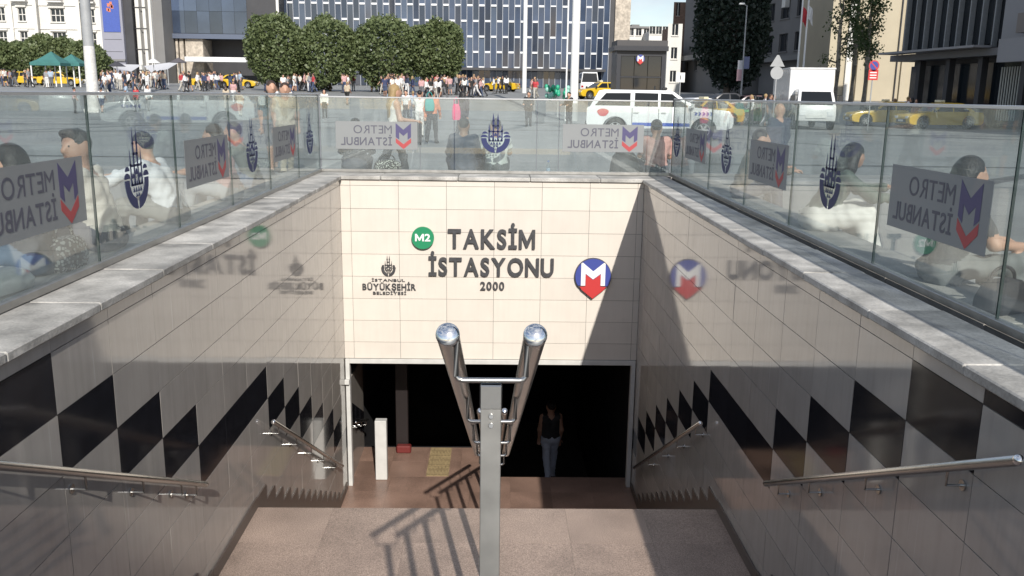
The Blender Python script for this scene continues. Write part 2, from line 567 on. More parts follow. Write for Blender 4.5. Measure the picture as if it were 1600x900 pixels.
# walls
tile_cache = {}
def tile_mesh(wd, ht, mt, nm):
    k = (round(wd, 3), round(ht, 3), nm)
    if k not in tile_cache:
        me = MB().box((0.0025, 0, 0.0025), (wd-0.0025, 0.011, ht-0.0025)).build('tmp', mt).data
        me.name = nm
        tile_cache[k] = me
        o = [q for q in bpy.data.objects if q.data == me][0]
        bpy.data.objects.remove(o)
    return tile_cache[k]
ROW0, ROWT, RH = 0.26, 0.175, 0.353
def row_span(r):
    return (ROWT, ROW0) if r == 0 else (ROWT-RH*r, ROWT-RH*(r-1))
def place_tile(wd, ht, mt, nm, loc, rz, parent):
    o = link(nm, tile_mesh(wd, ht, mt, nm), None, parent)
    o.location = loc
    o.rotation_euler = (random.gauss(0, R(.07)), 0, rz + random.gauss(0, R(.07)))
    return o
COLW = 0.705
def side_wall(X, sgn, label):
    # backing just behind the tiles
    poly = [(0.9, ROW0), (13.5, ROW0), (13.5, ZB-0.3), (12.4, ZB-0.3), (8.1, ZL-0.4), (6.6, ZL-0.4), (0.9, -0.4)]
    a, b = (X-0.012, X-0.10) if sgn > 0 else (X+0.012, X+0.10)
    mb = MB().prism(poly, lambda u, v, t: (t, u, v), a, b)
    root = mb.build('stairwell_wall', M['grout'])
    tag(root, label, 'wall')
    c = -9
    while True:
        y0 = 6.65 + COLW*c; y1 = y0 + COLW
        if y0 > YF-0.03: break
        y1c = min(y1, YF-0.004); y0c = max(y0, 1.0)
        blackrow = 5+c if c < 0 else (5 if c < 3 else c+3)
        for r in range(0, 16):
            zb, zt = row_span(r)
            if y1c - y0c < 0.02: continue
            if zt < floor_z(y1c) + 0.01: continue
            black = (r == blackrow)
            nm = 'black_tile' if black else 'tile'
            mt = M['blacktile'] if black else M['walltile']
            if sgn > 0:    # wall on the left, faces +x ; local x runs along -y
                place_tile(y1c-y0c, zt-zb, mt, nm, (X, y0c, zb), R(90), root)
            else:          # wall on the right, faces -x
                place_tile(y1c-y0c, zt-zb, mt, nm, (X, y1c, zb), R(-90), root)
        c += 1
    # skirting that steps down with the stairs
    hk = 0.115
    t0, t1 = (X+0.001, X+0.016) if sgn > 0 else (X-0.001, X-0.016)
    def stepped(ya, yb, za, zb, n, hk=0.12):
        dy = (yb-ya)/n; dz = (zb-za)/n
        top = []
        for i in range(n):
            z = za+dz*(i+1)
            top += [(ya+dy*i+0.0, z+hk+0.03), (ya+dy*(i+1)-0.004, z+hk+0.03), (ya+dy*(i+1)-0.003, z+hk-0.13)]
        return [(ya, za-0.3)] + top + [(yb, zb-0.3)]
    for ya, yb, za, zb, n in ((Y0, Y1, 0, ZL, 15), (Y2, Y3, ZL, ZB, 13)):
        MB().prism(stepped(ya, yb, za, zb, n, 0.235 if ya > 5 else 0.10), lambda u, v, t: (t, u, v), t0, t1).build('skirting', M['skirt'], root)
    MB().box((min(t0, t1), Y1+0.002, ZL-0.1), (max(t0, t1), Y2-0.002, ZL+hk)).build('skirting', M['skirt'], root)
    MB().box((min(t0, t1), Y3+0.002, ZB-0.1), (max(t0, t1), YF-0.12, ZB+hk)).build('skirting', M['skirt'], root)
    # coping stones
    y = 0.9
    while y < 13.3:
        y1 = min(y+random.uniform(.95, 1.15), 13.34)
        if 13.34-y1 < 0.3: y1 = 13.34
        if sgn > 0: xa, xb = X-0.42, X+0.035
        else: xa, xb = X-0.035, X+0.42
        o = MB().box((xa, y+0.003, ROW0+0.004), (xb, y1-0.003, 0.32)).build('coping_stone', M['coping'], root, bevel=0.008)
        o.location.z += random.uniform(-.003, .003)
        y = y1
    return root
side_wall(XL, 1, 'long polished tile stair wall with black stepped tiles on the left')
side_wall(XR, -1, 'long polished tile stair wall with black stepped tiles on the right')

def far_wall():
    root = MB().box((XL-0.1, YF+0.012, -2.58), (XR+0.1, YF+0.12, ROW0)).build('stairwell_wall', M['grout'])
    tag(root, 'sunlit cream tiled wall above the doorway carrying the station name', 'wall')
    bx = [-0.01+0.7325*k for k in range(-5, 6)]
    bx = [XL] + [b for b in bx if XL+0.05 < b < XR-0.05] + [XR]
    for i in range(len(bx)-1):
        for r in range(0, 9):
            zb, zt = row_span(r)
            zb = max(zb, -2.565)
            if zt-zb < 0.03: continue
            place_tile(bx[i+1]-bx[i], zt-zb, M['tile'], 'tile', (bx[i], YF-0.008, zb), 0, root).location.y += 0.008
    xs = XL-0.42
    while xs < XR+0.41:
        x1 = min(xs+random.uniform(1.0, 1.25), XR+0.42)
        if XR+0.42-x1 < 0.35: x1 = XR+0.42
        MB().box((xs+0.003, YF-0.035, ROW0+0.004), (x1-0.003, 13.95, 0.322)).build('coping_stone', M['coping'], root, bevel=0.008)
        xs = x1
    return root
far_wall()

# doorway frame, hall behind it
fr = empty('doorway_frame', (0, YF, ZB))
tag(fr, 'pale metal frame of the wide dark doorway at the stair foot', 'door frame')
def part(name, mb, mt, parent, **k):
    o = mb.build(name, mt, None, **k)
    o.parent = parent
    o.matrix_parent_inverse = Matrix.Translation(-Vector(parent.location)) if parent.type == 'EMPTY' and parent.rotation_euler.z == 0 else parent.matrix_world.inverted()
    return o
part('lintel', MB().box((XL+0.075, YF-0.03, -2.645), (XR-0.075, YF+0.10, -2.572)), M['frame'], fr, bevel=0.004)
part('jamb', MB().box((XL+0.01, YF-0.03, ZB), (XL+0.075, YF+0.10, -2.572)), M['frame'], fr, bevel=0.004)
part('jamb', MB().box((XR-0.075, YF-0.03, ZB), (XR-0.01, YF+0.10, -2.572)), M['frame'], fr, bevel=0.004)
part('camera_box', MB().box((XL+0.0, YF-0.10, -2.98), (XL+0.075, YF-0.032, -2.90)), M['frame'], fr, bevel=0.006)
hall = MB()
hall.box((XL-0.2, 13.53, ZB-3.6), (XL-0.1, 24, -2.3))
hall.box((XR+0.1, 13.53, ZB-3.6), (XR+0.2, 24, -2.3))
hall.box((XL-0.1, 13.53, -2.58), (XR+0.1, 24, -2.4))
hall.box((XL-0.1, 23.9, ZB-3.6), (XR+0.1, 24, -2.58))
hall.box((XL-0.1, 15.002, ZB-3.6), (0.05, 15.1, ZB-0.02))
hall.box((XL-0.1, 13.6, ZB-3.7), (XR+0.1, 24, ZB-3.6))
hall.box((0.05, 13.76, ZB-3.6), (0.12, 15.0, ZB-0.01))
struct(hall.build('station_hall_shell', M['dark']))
hs = struct(MB().prism([(13.76, ZB-0.5), (13.76, ZB-0.24), (19.2, ZB-2.96), (24, ZB-2.96), (24, ZB-3.3), (19.0, ZB-3.3)], lambda a, b, t: (t, a, b), 0.13, XR+0.09).build('hall_stairs', M['grout']))
sm = MB().box((0.14, 0, -0.35), (XR+0.08, 0.336, 0)).mesh('step'); sm.materials.append(M['lower'])
for i in range(16):
    o = link('step', sm, None, hs); o.location = (0, 13.765+0.34*i, ZB-0.17*(i+1))
MB().box((XL-0.09, 13.55, ZB), (XL-0.02, 14.98, -2.6)).build('side_panel', M['walltile'], hs) if False else None
# pale tiled return wall just inside, with its black tiles and rail
rw = MB().box((XL-0.05, 13.53, ZB), (XL+0.03, 14.99, -3.0)).build('hall_return_wall', M['walltile'])
tag(rw, 'tiled wall just inside the doorway behind the left jamb', 'wall')
for k in range(3):
    y0 = 13.56+0.46*k; z1 = -3.35-0.23*k
    MB().prism([(y0, z1), (y0+.44, z1-.22), (y0+.44, z1-.62), (y0, z1-.40)], lambda a, b, t: (t, a, b), XL+0.034, XL+0.045).build('black_tile', M['blacktile'], rw)
p_ = tag(MB().box((-1.94, 13.60, ZB+0.002), (-1.75, 13.74, -3.70)).build('door_pillar', M['frame'], bevel=0.008), 'short white metal pillar inside the doorway on the left', 'pillar')
MB().box((-1.846, 13.612, ZB+0.01), (-1.834, 13.618, -3.73)).build('groove', M['steelflat'], p_)
tag(MB().box((-1.74, 14.86, ZB+0.002), (-1.52, 14.99, -2.6)).build('hall_column', M['darkred'], bevel=0.01), 'narrow dark brown column in the shaded hall', 'column')
tag(MB().box((-1.72, 14.70, ZB+0.002), (-1.46, 14.84, ZB+0.14)).build('floor_box', M['redbin'], bevel=0.02), 'small red box on the floor by the dark hall column', 'box')
tac = struct(MB().box((-1.12, 13.76, ZB+0.001), (-0.74, 14.98, ZB+0.005)).build('tactile_strip', M['yellowtac']))
tm = MB().box((0.01, 0, 0), (0.05, 0.36, 0.006)).mesh('raised_bar'); tm.materials.append(M['yellowtac'])
for k in range(3):
    for j in range(6):
        o = link('raised_bar', tm, None, tac); o.location = (-1.11+0.06*j, 13.78+0.40*k, ZB+0.005)

# handrails fixed to the walls
def wall_rail(X, sgn, ya, za, yb, zb, ys, label):
    root = empty('wall_handrail', (X, ya, za)); tag(root, label, 'handrail', 'wall handrails')
    xo = X + sgn*0.085
    a = Vector((xo, ya, za)); b = Vector((xo, yb, zb))
    d = (b-a).normalized()
    part('rail_tube', MB().tube([a-d*0.022, a-d*0.016, a, b, b+d*0.016, b+d*0.022], [0.006, 0.019, 0.025, 0.025, 0.019, 0.006], 14), M['steel'], root, smooth=True)
    part('end_cap', MB().sphere(a-d*0.004, 0.0265, 14, 10), M['steelpol'], root, smooth=True)
    for y in ys:
        t = (y-ya)/(yb-ya); p = a.lerp(b, t)
        mb = MB().tube([(xo, y, p.z-0.02), (xo, y, p.z-0.095), (X+sgn*0.006, y, p.z-0.095)], 0.0075, 8)
        mb.tube([(X+sgn*0.001, y, p.z-0.095), (X+sgn*0.009, y, p.z-0.095)], 0.028, 12)
        part('bracket', mb, M['steel'], root, smooth=True)
wall_rail(XL, 1, 2.6, 0.46, 6.50, -1.50, [2.9, 3.75, 4.6, 5.35, 6.0, 6.3], 'steel handrail on left wall beside the upper flight')
wall_rail(XL, 1, 8.63, -1.80, 12.45, -3.98, [8.8, 9.6, 10.35, 11.1, 11.9], 'steel handrail on left wall beside the lower flight')
wall_rail(XR, -1, 3.38, 0.09, 6.50, -1.47, [3.9, 4.75, 5.6, 6.2], 'steel handrail on right wall beside the upper flight')
wall_rail(XR, -1, 8.72, -1.82, 12.60, -4.05, [8.9, 9.75, 10.6, 11.5], 'steel handrail on right wall beside the lower flight')
wall_rail(XL+0.03, 1, 13.6, -3.72, 14.85, -4.15, [13.7, 14.2, 14.7], 'short steel handrail just inside the doorway')

# double handrail down the middle
def centre_rail(ya, za, yb, zb, zfloor, ys, label, flat=0.0):
    root = empty('central_handrail', (-0.006, ya, zfloor(ya))); tag(root, label, 'handrail', 'central double handrails')
    xc = -0.006; off = 0.118; rr = 0.0315
    sl = (zb-za)/(yb-ya)
    d = Vector((0, yb-ya, zb-za)).normalized()
    for s_ in (-1, 1):
        a = Vector((xc+s_*off, ya, za)); b = Vector((xc+s_*off, yb, zb))
        pts = [a, b] + ([b+Vector((0, flat, 0))] if flat else [])
        part('rail_tube', MB().tube(pts, rr, 24), M['steel'], root, smooth=True)
        # domed end
        prof = [a + d*(-0.014*math.sin(t)) for t in (1.57, 1.2, 0.8, 0.4, 0)]
        rad = [0.002, rr*1.04*math.cos(1.2), rr*1.04*math.cos(.8), rr*1.04*math.cos(.4), rr*1.04]
        part('end_cap', MB().tube(prof + [a+d*0.006], rad + [rr*1.04], 24), M['steelpol'], root, smooth=True)
    for y in ys:
        z = za + sl*(y-ya)
        zt = z-0.125
        zf = zfloor(y+0.05)
        po = MB().box((xc-0.029, y-0.008, zf-0.02), (xc+0.029, y+0.008, zt-0.012))
        po2 = MB().box((xc-0.029, y-0.0095, zt-0.085), (xc+0.029, y+0.0095, zt-0.010))
        p = part('post', po, M['steelflat'], root, bevel=0.002)
        q = MB(); q.box((xc-0.0305, y-0.0105, zt-0.082), (xc+0.0305, y+0.0105, zt-0.012))
        part('post_clamp', q, M['steel'], root, bevel=0.003)
        for k in range(2):
            part('bolt', MB().lathe([(0.0, -0.006), (0.006, -0.006), (0.0075, -0.003), (0.0075, 0.0)], (xc+0.001, y-0.0105, zt-0.10-0.027*k), 'y', 10), M['steelpol'], root, smooth=True)
        br = MB()
        pts = [(xc-off+0.022, y, z-0.012), (xc-off+0.022, y, zt+0.012), (xc-off+0.028, y, zt+0.003), (xc-off+0.040, y, zt), (xc+off-0.040, y, zt), (xc+off-0.028, y, zt+0.003), (xc+off-0.022, y, zt+0.012), (xc+off-0.022, y, z-0.012)]
        br.tube(pts, 0.0075, 10)
        part('bracket', br, M['steel'], root, smooth=True)
centre_rail(2.28, 0.918, 6.85, -1.367, floor_z, [2.30, 3.35, 4.4, 5.45, 6.5], 'double steel tube handrail in the middle with polished round ends', 0.0)
centre_rail(8.05, -1.45, 12.75, -3.80, floor_z, [8.25, 9.3, 10.35, 11.4, 12.45], 'farther double steel handrail down the middle of the lower flight', 0.0)

# ================================================================== lettering and emblems
_capcache = {}
_glyph = {}
def text_mesh(s, bold=0.0, depth=0.0):
    k = (s, bold, depth)
    if k not in _glyph:
        _glyph[k] = _text_mesh(s, bold, depth)
    v, f = _glyph[k]
    return v.copy(), f
def _text_mesh(s, bold, depth):
    cu = bpy.data.curves.new('txt', 'FONT')
    cu.body = s; cu.offset = bold; cu.extrude = depth; cu.size = 1.0; cu.resolution_u = 4
    ob = bpy.data.objects.new('txt', cu)
    COL.objects.link(ob)
    dg = bpy.context.evaluated_depsgraph_get()
    dg.update()
    me = bpy.data.meshes.new_from_object(ob.evaluated_get(dg))
    bpy.data.objects.remove(ob)
    bpy.data.curves.remove(cu)
    v = np.empty(len(me.vertices)*3, np.float32); me.vertices.foreach_get('co', v)
    f = [tuple(p.vertices) for p in me.polygons]
    bpy.data.meshes.remove(me)
    return v.reshape(-1, 3).astype(float), f
def cap_height(bold):
    if bold not in _capcache:
        v, _ = text_mesh('H', bold, 0)
        _capcache[bold] = (v[:, 1].min(), v[:, 1].max()-v[:, 1].min())
    return _capcache[bold]
def letter_m(bold):
    y0, ch = cap_height(bold); y1 = y0+ch
    st = 0.085+2*bold; wd = 0.76
    ol = [(0, y0), (st, y0), (st, y0+ch*.62), (wd/2-st*.32, y0+ch*.08), (wd/2+st*.32, y0+ch*.08), (wd-st, y0+ch*.62), (wd-st, y0), (wd, y0), (wd, y1), (wd-st*1.02, y1), (wd/2, y0+ch*.40), (st*1.02, y1), (0, y1)]
    mb = MB().prism(ol, lambda a, b, t: (a, b, t), -1, 1)
    return np.array(mb.v, float), mb.f
def word(s, width, cap, bold, gap=0.16):
    """glyphs of a word as (verts2d+depth, faces), baseline at 0, centred on 0, scaled to width and cap height"""
    y0, ch = cap_height(bold)
    gl = []; x = 0.0
    for c in s:
        v, f = text_mesh(c, bold, 1.0) if (c != 'M' or bold < 0.005) else letter_m(bold)
        v[:, 0] -= v[:, 0].min(); wdt = v[:, 0].max()
        v[:, 0] += x; x += wdt + gap*0.62
        gl.append((v, f))
    tot = x - gap*0.62
    for v, f in gl:
        v[:, 0] = (v[:, 0]/tot - 0.5)*width
        v[:, 1] = (v[:, 1]-y0)*cap/ch
        v[:, 2] = (np.sign(v[:, 2])+1)/2
    return gl

# letters on the far wall
def wall_letters(root, s, pxa, pxb, pya, pyb, bold, mt, depth=0.035, nm='letter'):
    a = at(pxa, (pya+pyb)/2, YF); b = at(pxb, (pya+pyb)/2, YF)
    xm = (a.x+b.x)/2
    zt = at((pxa+pxb)/2, pya, YF).z; zb = at((pxa+pxb)/2, pyb, YF).z
    for v, f in word(s, b.x-a.x, zt-zb, bold):
        mb = MB(); mb.add([(xm+p[0], YF-0.012-depth*p[2], zb+p[1]) for p in v], f)
        part(nm, mb, mt, root)
sg = empty('station_name_sign', (0, YF, -0.9)); tag(sg, 'raised grey letters reading TAKSİM İSTASYONU 2000 on the cream wall', 'sign')
wall_letters(sg, 'TAKSİM', 700, 836, 358, 388, 0.026, M['letter'])
wall_letters(sg, 'İSTASYONU', 670, 865, 402.5, 431, 0.026, M['letter'])
wall_letters(sg, '2000', 750.5, 788, 440, 453, 0.026, M['letter'], 0.02)
# round line badge
c_ = at(661, 371, YF)
bd = empty('line_badge', (c_.x, YF, c_.z)); tag(bd, 'round green M2 line badge beside the station name', 'sign')
part('disc', MB().prism([(0.172*math.cos(t*math.pi/24), 0.172*math.sin(t*math.pi/24)) for t in range(48)], lambda a, b, t: (c_.x+a, YF-t, c_.z+b), 0.012, 0.062), M['green'], bd)
mb = MB()
for v, f in word('M2', 0.235, 0.115, 0.030, 0.1):
    mb.add([(c_.x+p[0], YF-0.0625-0.006*p[2], c_.z-0.05+p[1]) for p in v], f)
part('lettering', mb, M['whitep'], bd)

def arcpts(cx, cy, rx, ry, a0, a1, n):
    return [(cx+rx*math.cos(R(a0+(a1-a0)*i/n)), cy+ry*math.sin(R(a0+(a1-a0)*i/n))) for i in range(n+1)]
def emblem_polys():
    """city crest in a unit box: u -0.37..0.37, v 0..1"""
    P = []
    for x, top, wd in ((-0.160, .74, .036), (-0.056, .99, .042), (0.056, .99, .042), (0.160, .74, .036)):
        P.append([(x-wd/2, .30), (x+wd/2, .30), (x+wd/2, top-.17), (x+wd*.33, top-.10), (x, top), (x-wd*.33, top-.10), (x-wd/2, top-.17)])
        P.append([(x-wd*.8, top-.205), (x+wd*.8, top-.205), (x+wd*.8, top-.185), (x-wd*.8, top-.185)])
    P.append([(-.176, .515), (.176, .515), (.176, .545), (-.176, .545)])
    P.append([(-.08, .655), (.08, .655), (.08, .685), (-.08, .685)])
    P.append(arcpts(0, .42, .034, .08, 0, 180, 8))
    P.append(arcpts(-.108, .38, .034, .06, 0, 180, 8))
    P.append(arcpts(.108, .38, .034, .06, 0, 180, 8))
    for sx in (-1, 1):
        P.append(arcpts(sx*.285, .385, .088, .068, 0, 180, 10))
        P.append(arcpts(sx*.268, .475, .068, .055, 0, 180, 10))
        o = arcpts(0, .365, .36, .365, 180, 268, 14); i = arcpts(0, .365, .225, .235, 261, 180, 14)
        poly = o+i
        if sx > 0: poly = [(-q, r_) for q, r_ in reversed(poly)]
        P.append(poly)
    for k in range(5):
        x = -.14+.07*k
        P.append([(x-.032, .285), (x+.032, .285), (x, .36)])
    for k in range(4):
        x = -.105+.07*k
        P.append([(x-.032, .21), (x+.032, .21), (x, .278)])
    for k in range(2):
        x = -.035+.07*k
        P.append([(x-.03, .15), (x+.03, .15), (x, .204)])
    P.append([(-.18, .292), (.18, .292), (.18, .308), (-.18, .308)])
    return P
EMB = emblem_polys()
c2 = at(607, 415, YF)
cs = empty('municipality_sign', (c2.x, YF, c2.z)); tag(cs, 'small grey city crest above BÜYÜKŞEHİR lettering on the cream wall', 'sign')
mb = MB()
h_ = at(607, 398, YF).z-at(607, 431.5, YF).z; z_ = at(607, 431.5, YF).z
for P in EMB:
    mb.prism([(a*h_*.9, b*h_) for a, b in P], lambda a, b, t: (c2.x+a, YF-t, z_+b), 0.012, 0.02)
part('crest', mb, M['letter'], cs)
wall_letters(cs, 'İSTANBUL', 581, 633, 435.5, 439.5, 0.010, M['letter'], 0.008)
wall_letters(cs, 'BÜYÜKŞEHİR', 566.5, 650, 443, 453, 0.028, M['letter'], 0.01)
wall_letters(cs, 'BELEDİYESİ', 583, 635, 455.5, 460, 0.014, M['letter'], 0.008)
# metro roundel on the wall
def roundel(name, cx, cy, cz, r_, label, scale_pt=1.0, parent=None):
    root = empty(name, (cx, cy, cz)); tag(root, label, 'sign')
    fn = lambda a, b, t: (cx+a*r_, cy-t, cz+b*r_)
    th = 0.07*r_/0.29
    out = [(math.cos(R(a)), math.sin(R(a))) for a in range(-38, 219, 6)] + [(0, -1.28)]
    part('backing', MB().prism(out, fn, 0.012, th*.8), M['letter'], root)
    blue = [(math.cos(R(a))*.97, math.sin(R(a))*.97) for a in range(-34, 215, 6)]
    part('blue_field', MB().prism(blue, fn, th*.8+.001, th), M['blue'], root)
    mw = [(-.66, -.52), (-.66, .72), (-.58, .76), (0, .28), (.58, .76), (.66, .72), (.66, -.52), (.42, -.52), (.42, .16), (0, -.16), (-.42, .16), (-.42, -.52)]
    part('white_m', MB().prism(mw, fn, th+.001, th+.006), M['whitep'], root)
    rd = [(-.41, .12), (0, -.19), (.41, .12), (.41, -.56), (.72, -.58), (.62, -.74), (0, -1.25), (-.62, -.74), (-.72, -.58), (-.41, -.56)]
    part('red_arrow', MB().prism(rd, fn, th+.001, th+.006), M['red'], root)
    return root
c3 = at(926, 430.5, YF)
roundel('metro_roundel', c3.x, YF, c3.z, 0.285, 'blue and red metro roundel with a white M on the cream wall')

# ================================================================== glass balustrades
PT = 0.016
def balustrade(origin, u, nrm, L, joints, kinds, label, ztop=1.51):
    """u: direction left to right seen from the stairs, nrm: towards the stairs"""
    origin = Vector(origin); u = Vector(u); nrm = Vector(nrm)
    root = empty('glass_balustrade', (origin.x, origin.y, 0.32)); tag(root, label, 'balustrade', 'glass balustrades round the stair opening')
    def P(a, z, t): return origin + u*a + nrm*t + Vector((0, 0, z))
    def bx(a0, a1, z0, z1, t0, t1, mb=None, m=0):
        mb = mb or MB()
        return mb.add([P(a, z, t) for t in (t0, t1) for z in (z0, z1) for a in (a0, a1)],
                      [(0, 1, 3, 2), (5, 4, 6, 7), (0, 4, 5, 1), (2, 3, 7, 6), (0, 2, 6, 4), (1, 5, 7, 3)], m)
    part('base_channel', bx(0, L, 0.322, 0.372, -0.03, 0.03), M['steelflat'], root, bevel=0.004)
    part('top_rail', bx(0, L, ztop, ztop+0.022, -0.014, 0.014), M['rail'], root, bevel=0.003)
    js = [0]+joints+[L]
    for i in range(len(js)-1):
        a0, a1 = js[i]+0.005, js[i+1]-0.005
        mb = MB()
        vs = [P(a, z, t) for t in (-PT/2, PT/2) for z in (0.372, ztop-0.001) for a in (a0, a1)]
        mb.add(vs, [(0, 1, 3, 2), (5, 4, 6, 7)], 0)
        mb.add(vs, [(0, 2, 6, 4), (1, 5, 7, 3)], 1)
        pane = part('pane', mb, [M['glass'], M['glassedge']], root)
        am = (a0+a1)/2
        k = kinds[i] if i < len(kinds) else None
        t_ = PT/2
        def sub(nm, mb_, mt):
            o = mb_.build(nm, mt)
            o.parent = pane
        if k and k[0] == 'p':
            du = k[1] if len(k) > 1 else 0
            wd, hh, zc = 1.28, 0.43, 0.90
            am += du
            sub('film', bx(am-wd/2, am+wd/2, zc-hh/2, zc+hh/2, t_+0.001, t_+0.002), M['film'])
            # reads from the street side, so mirrored from here
            mb = MB()
            for s_, z_, b_, cp, wd_ in (('METRO', zc+0.03, 0.0, 0.125, .60), ('İSTANBUL', zc-0.155, 0.014, 0.125, .80)):
                x1 = am+wd/2-0.40
                for v, f in word(s_, wd_, cp, b_):
                    mb.add([P(x1-(p[0]+wd_/2), z_+p[1], t_+0.003+0.001*p[2]) for p in v], f)
            sub('lettering', mb, M['filmtext'])
            uc = am+wd/2-0.22
            s = 0.15
            pts = [(-1, -.15), (-1, 1.3), (0, .62), (1, 1.3), (1, -.15), (.55, -.40), (.55, .35), (0, -.02), (-.55, .35), (-.55, -.40)]
            sub('emblem_m', MB().prism(pts, lambda a, b, t: P(uc+a*s*.8, zc+b*s, t_+t), 0.003, 0.004), M['filmblue'])
            pts = [(-1, -.25), (-1, -.72), (0, -1.38), (1, -.72), (1, -.25), (0, -.88)]
            sub('emblem_arrow', MB().prism(pts, lambda a, b, t: P(uc+a*s*.8, zc+b*s, t_+t), 0.003, 0.004), M['filmred'])
        elif k and k[0] == 'e':
            am += k[1] if len(k) > 1 else 0
            h = 0.63; mb = MB()
            for Pl in EMB:
                mb.prism([(a*h, b*h) for a, b in Pl], lambda a, b, t: P(am+a, 0.65+b, t_+t), 0.002, 0.003)
            sub('crest', mb, M['emblem'])
    return root
GLX, GRX, GY = -2.77, 2.80, 14.02
balustrade((GLX, 0.9, 0), (0, 1, 0), (1, 0, 0), GY-0.9-0.02, [2.05, 3.62, 5.20, 6.80, 8.40, 10.0, 11.6],
           [None, None, ('p', 0.0), ('e', -0.07), ('p', 0.05), ('e',), ('p',), ('e',)], 'left glass balustrade with grey METRO İSTANBUL panels and navy crests')
balustrade((GLX+0.02, GY, 0), (1, 0, 0), (0, -1, 0), GRX-GLX-0.04, [1.56, 2.10, 3.40, 3.75, 5.15],
           [('p', 0.10), None, ('e', 0), None, ('p', 0), None], 'far glass balustrade with METRO İSTANBUL panels above the cream wall', 1.475)
balustrade((GRX, GY-0.02, 0), (0, -1, 0), (-1, 0, 0), GY-0.9-0.02, [0.80, 2.50, 4.20, 5.76, 7.67, 9.32, 11.0],
           [('e', 0), ('p', 0), ('e', 0), ('p', 0), ('e', 0), ('p', 0), None], 'right glass balustrade with a large METRO İSTANBUL panel near the viewer')
# stone seat outside the glass
def bench(a, b, label, alongx):
    x0, y0 = a; x1, y1 = b
    root = MB().box((x0+0.04, y0+0.04, -0.02), (x1-0.04, y1-0.04, 0.238)).build('stone_bench', M['ledge'])
    tag(root, label, 'bench', 'stone seats outside the glass')
    n = int(max(x1-x0, y1-y0)/1.3)
    for k in range(n):
        if alongx: p, q = (x0+(x1-x0)*k/n+.003, y0, .24), (x0+(x1-x0)*(k+1)/n-.003, y1, .30)
        else: p, q = (x0, y0+(y1-y0)*k/n+.003, .24), (x1, y0+(y1-y0)*(k+1)/n-.003, .30)
        MB().box(p, q).build('seat_slab', M['ledge'], root, bevel=0.008)
bench((-3.36, 0.9), (-2.80, 14.05), 'long low stone seat outside the left glass', False)
bench((2.83, 0.9), (3.39, 14.05), 'long low stone seat outside the right glass', False)
bench((-3.36, 14.06), (3.39, 14.62), 'low stone seat outside the far glass', True)

# ================================================================== people
def surf_net(sdf, lo, hi, h):
    """polygonise a distance field: one vertex per crossed cell, one quad per crossed edge"""
    lo = np.array(lo, float); hi = np.array(hi, float)
    n = np.ceil((hi-lo)/h).astype(int)+1
    ax = [lo[i]+h*np.arange(n[i]) for i in range(3)]
    G = np.stack(np.meshgrid(*ax, indexing='ij'), -1)
    # coarse pass first: the fine field is needed only near the surface
    st = 4
    ci = [np.minimum(np.arange(0, n[i]+st, st), n[i]-1) for i in range(3)]
    Gc = G[np.ix_(*ci)]
    Dc = sdf(Gc.reshape(-1, 3)).reshape(Gc.shape[:3])
    ii = [np.minimum((np.arange(n[i])+st//2)//st, len(ci[i])-1) for i in range(3)]
    D = Dc[np.ix_(*ii)].copy()
    near = np.abs(D) < h*st*1.0
    D[near] = sdf(G[near])
    S = D < 0
    cn = n-1
    acc = np.zeros((*cn, 3)); cnt = np.zeros(cn)
    base = G[:-1, :-1, :-1]
    offs = [(i, j, k) for i in (0, 1) for j in (0, 1) for k in (0, 1)]
    def sl(o): return tuple(slice(o[i], o[i]+cn[i]) for i in range(3))
    for a in offs:
        for d in range(3):
            if a[d]: continue
            b = list(a); b[d] = 1
            da, db = D[sl(a)], D[sl(tuple(b))]
            cross = (da < 0) != (db < 0)
            t = np.where(cross, da/np.where(da == db, 1, da-db), 0)
            for e in range(3):
                acc[..., e] += np.where(cross, a[e] + (t if e == d else 0), 0)
            cnt += cross
    mask = cnt > 0
    idx = -np.ones(cn, int); idx[mask] = np.arange(mask.sum())
    V = base[mask] + h*(acc[mask]/cnt[mask][:, None])
    Fs = []
    for d in range(3):
        e1, e2 = (d+1) % 3, (d+2) % 3
        s0 = [slice(None)]*3; s1 = [slice(None)]*3
        s0[d] = slice(0, n[d]-1); s1[d] = slice(1, n[d])
        for e in (e1, e2):
            s0[e] = slice(1, n[e]-1); s1[e] = slice(1, n[e]-1)
        a, b = S[tuple(s0)], S[tuple(s1)]
        ch = np.argwhere(a != b)
        if len(ch) == 0: continue
        inside = a[tuple(ch.T)]
        c = ch.copy()
        q = []
        for (p1, p2) in ((0, 0), (1, 0), (1, 1), (0, 1)):
            cc = ch.copy(); cc[:, e1] += p1; cc[:, e2] += p2
            q.append(idx[tuple(cc.T)])
        q = np.stack(q, 1)
        q[~inside] = q[~inside][:, ::-1]
        Fs.append(q)
    return V, np.concatenate(Fs)

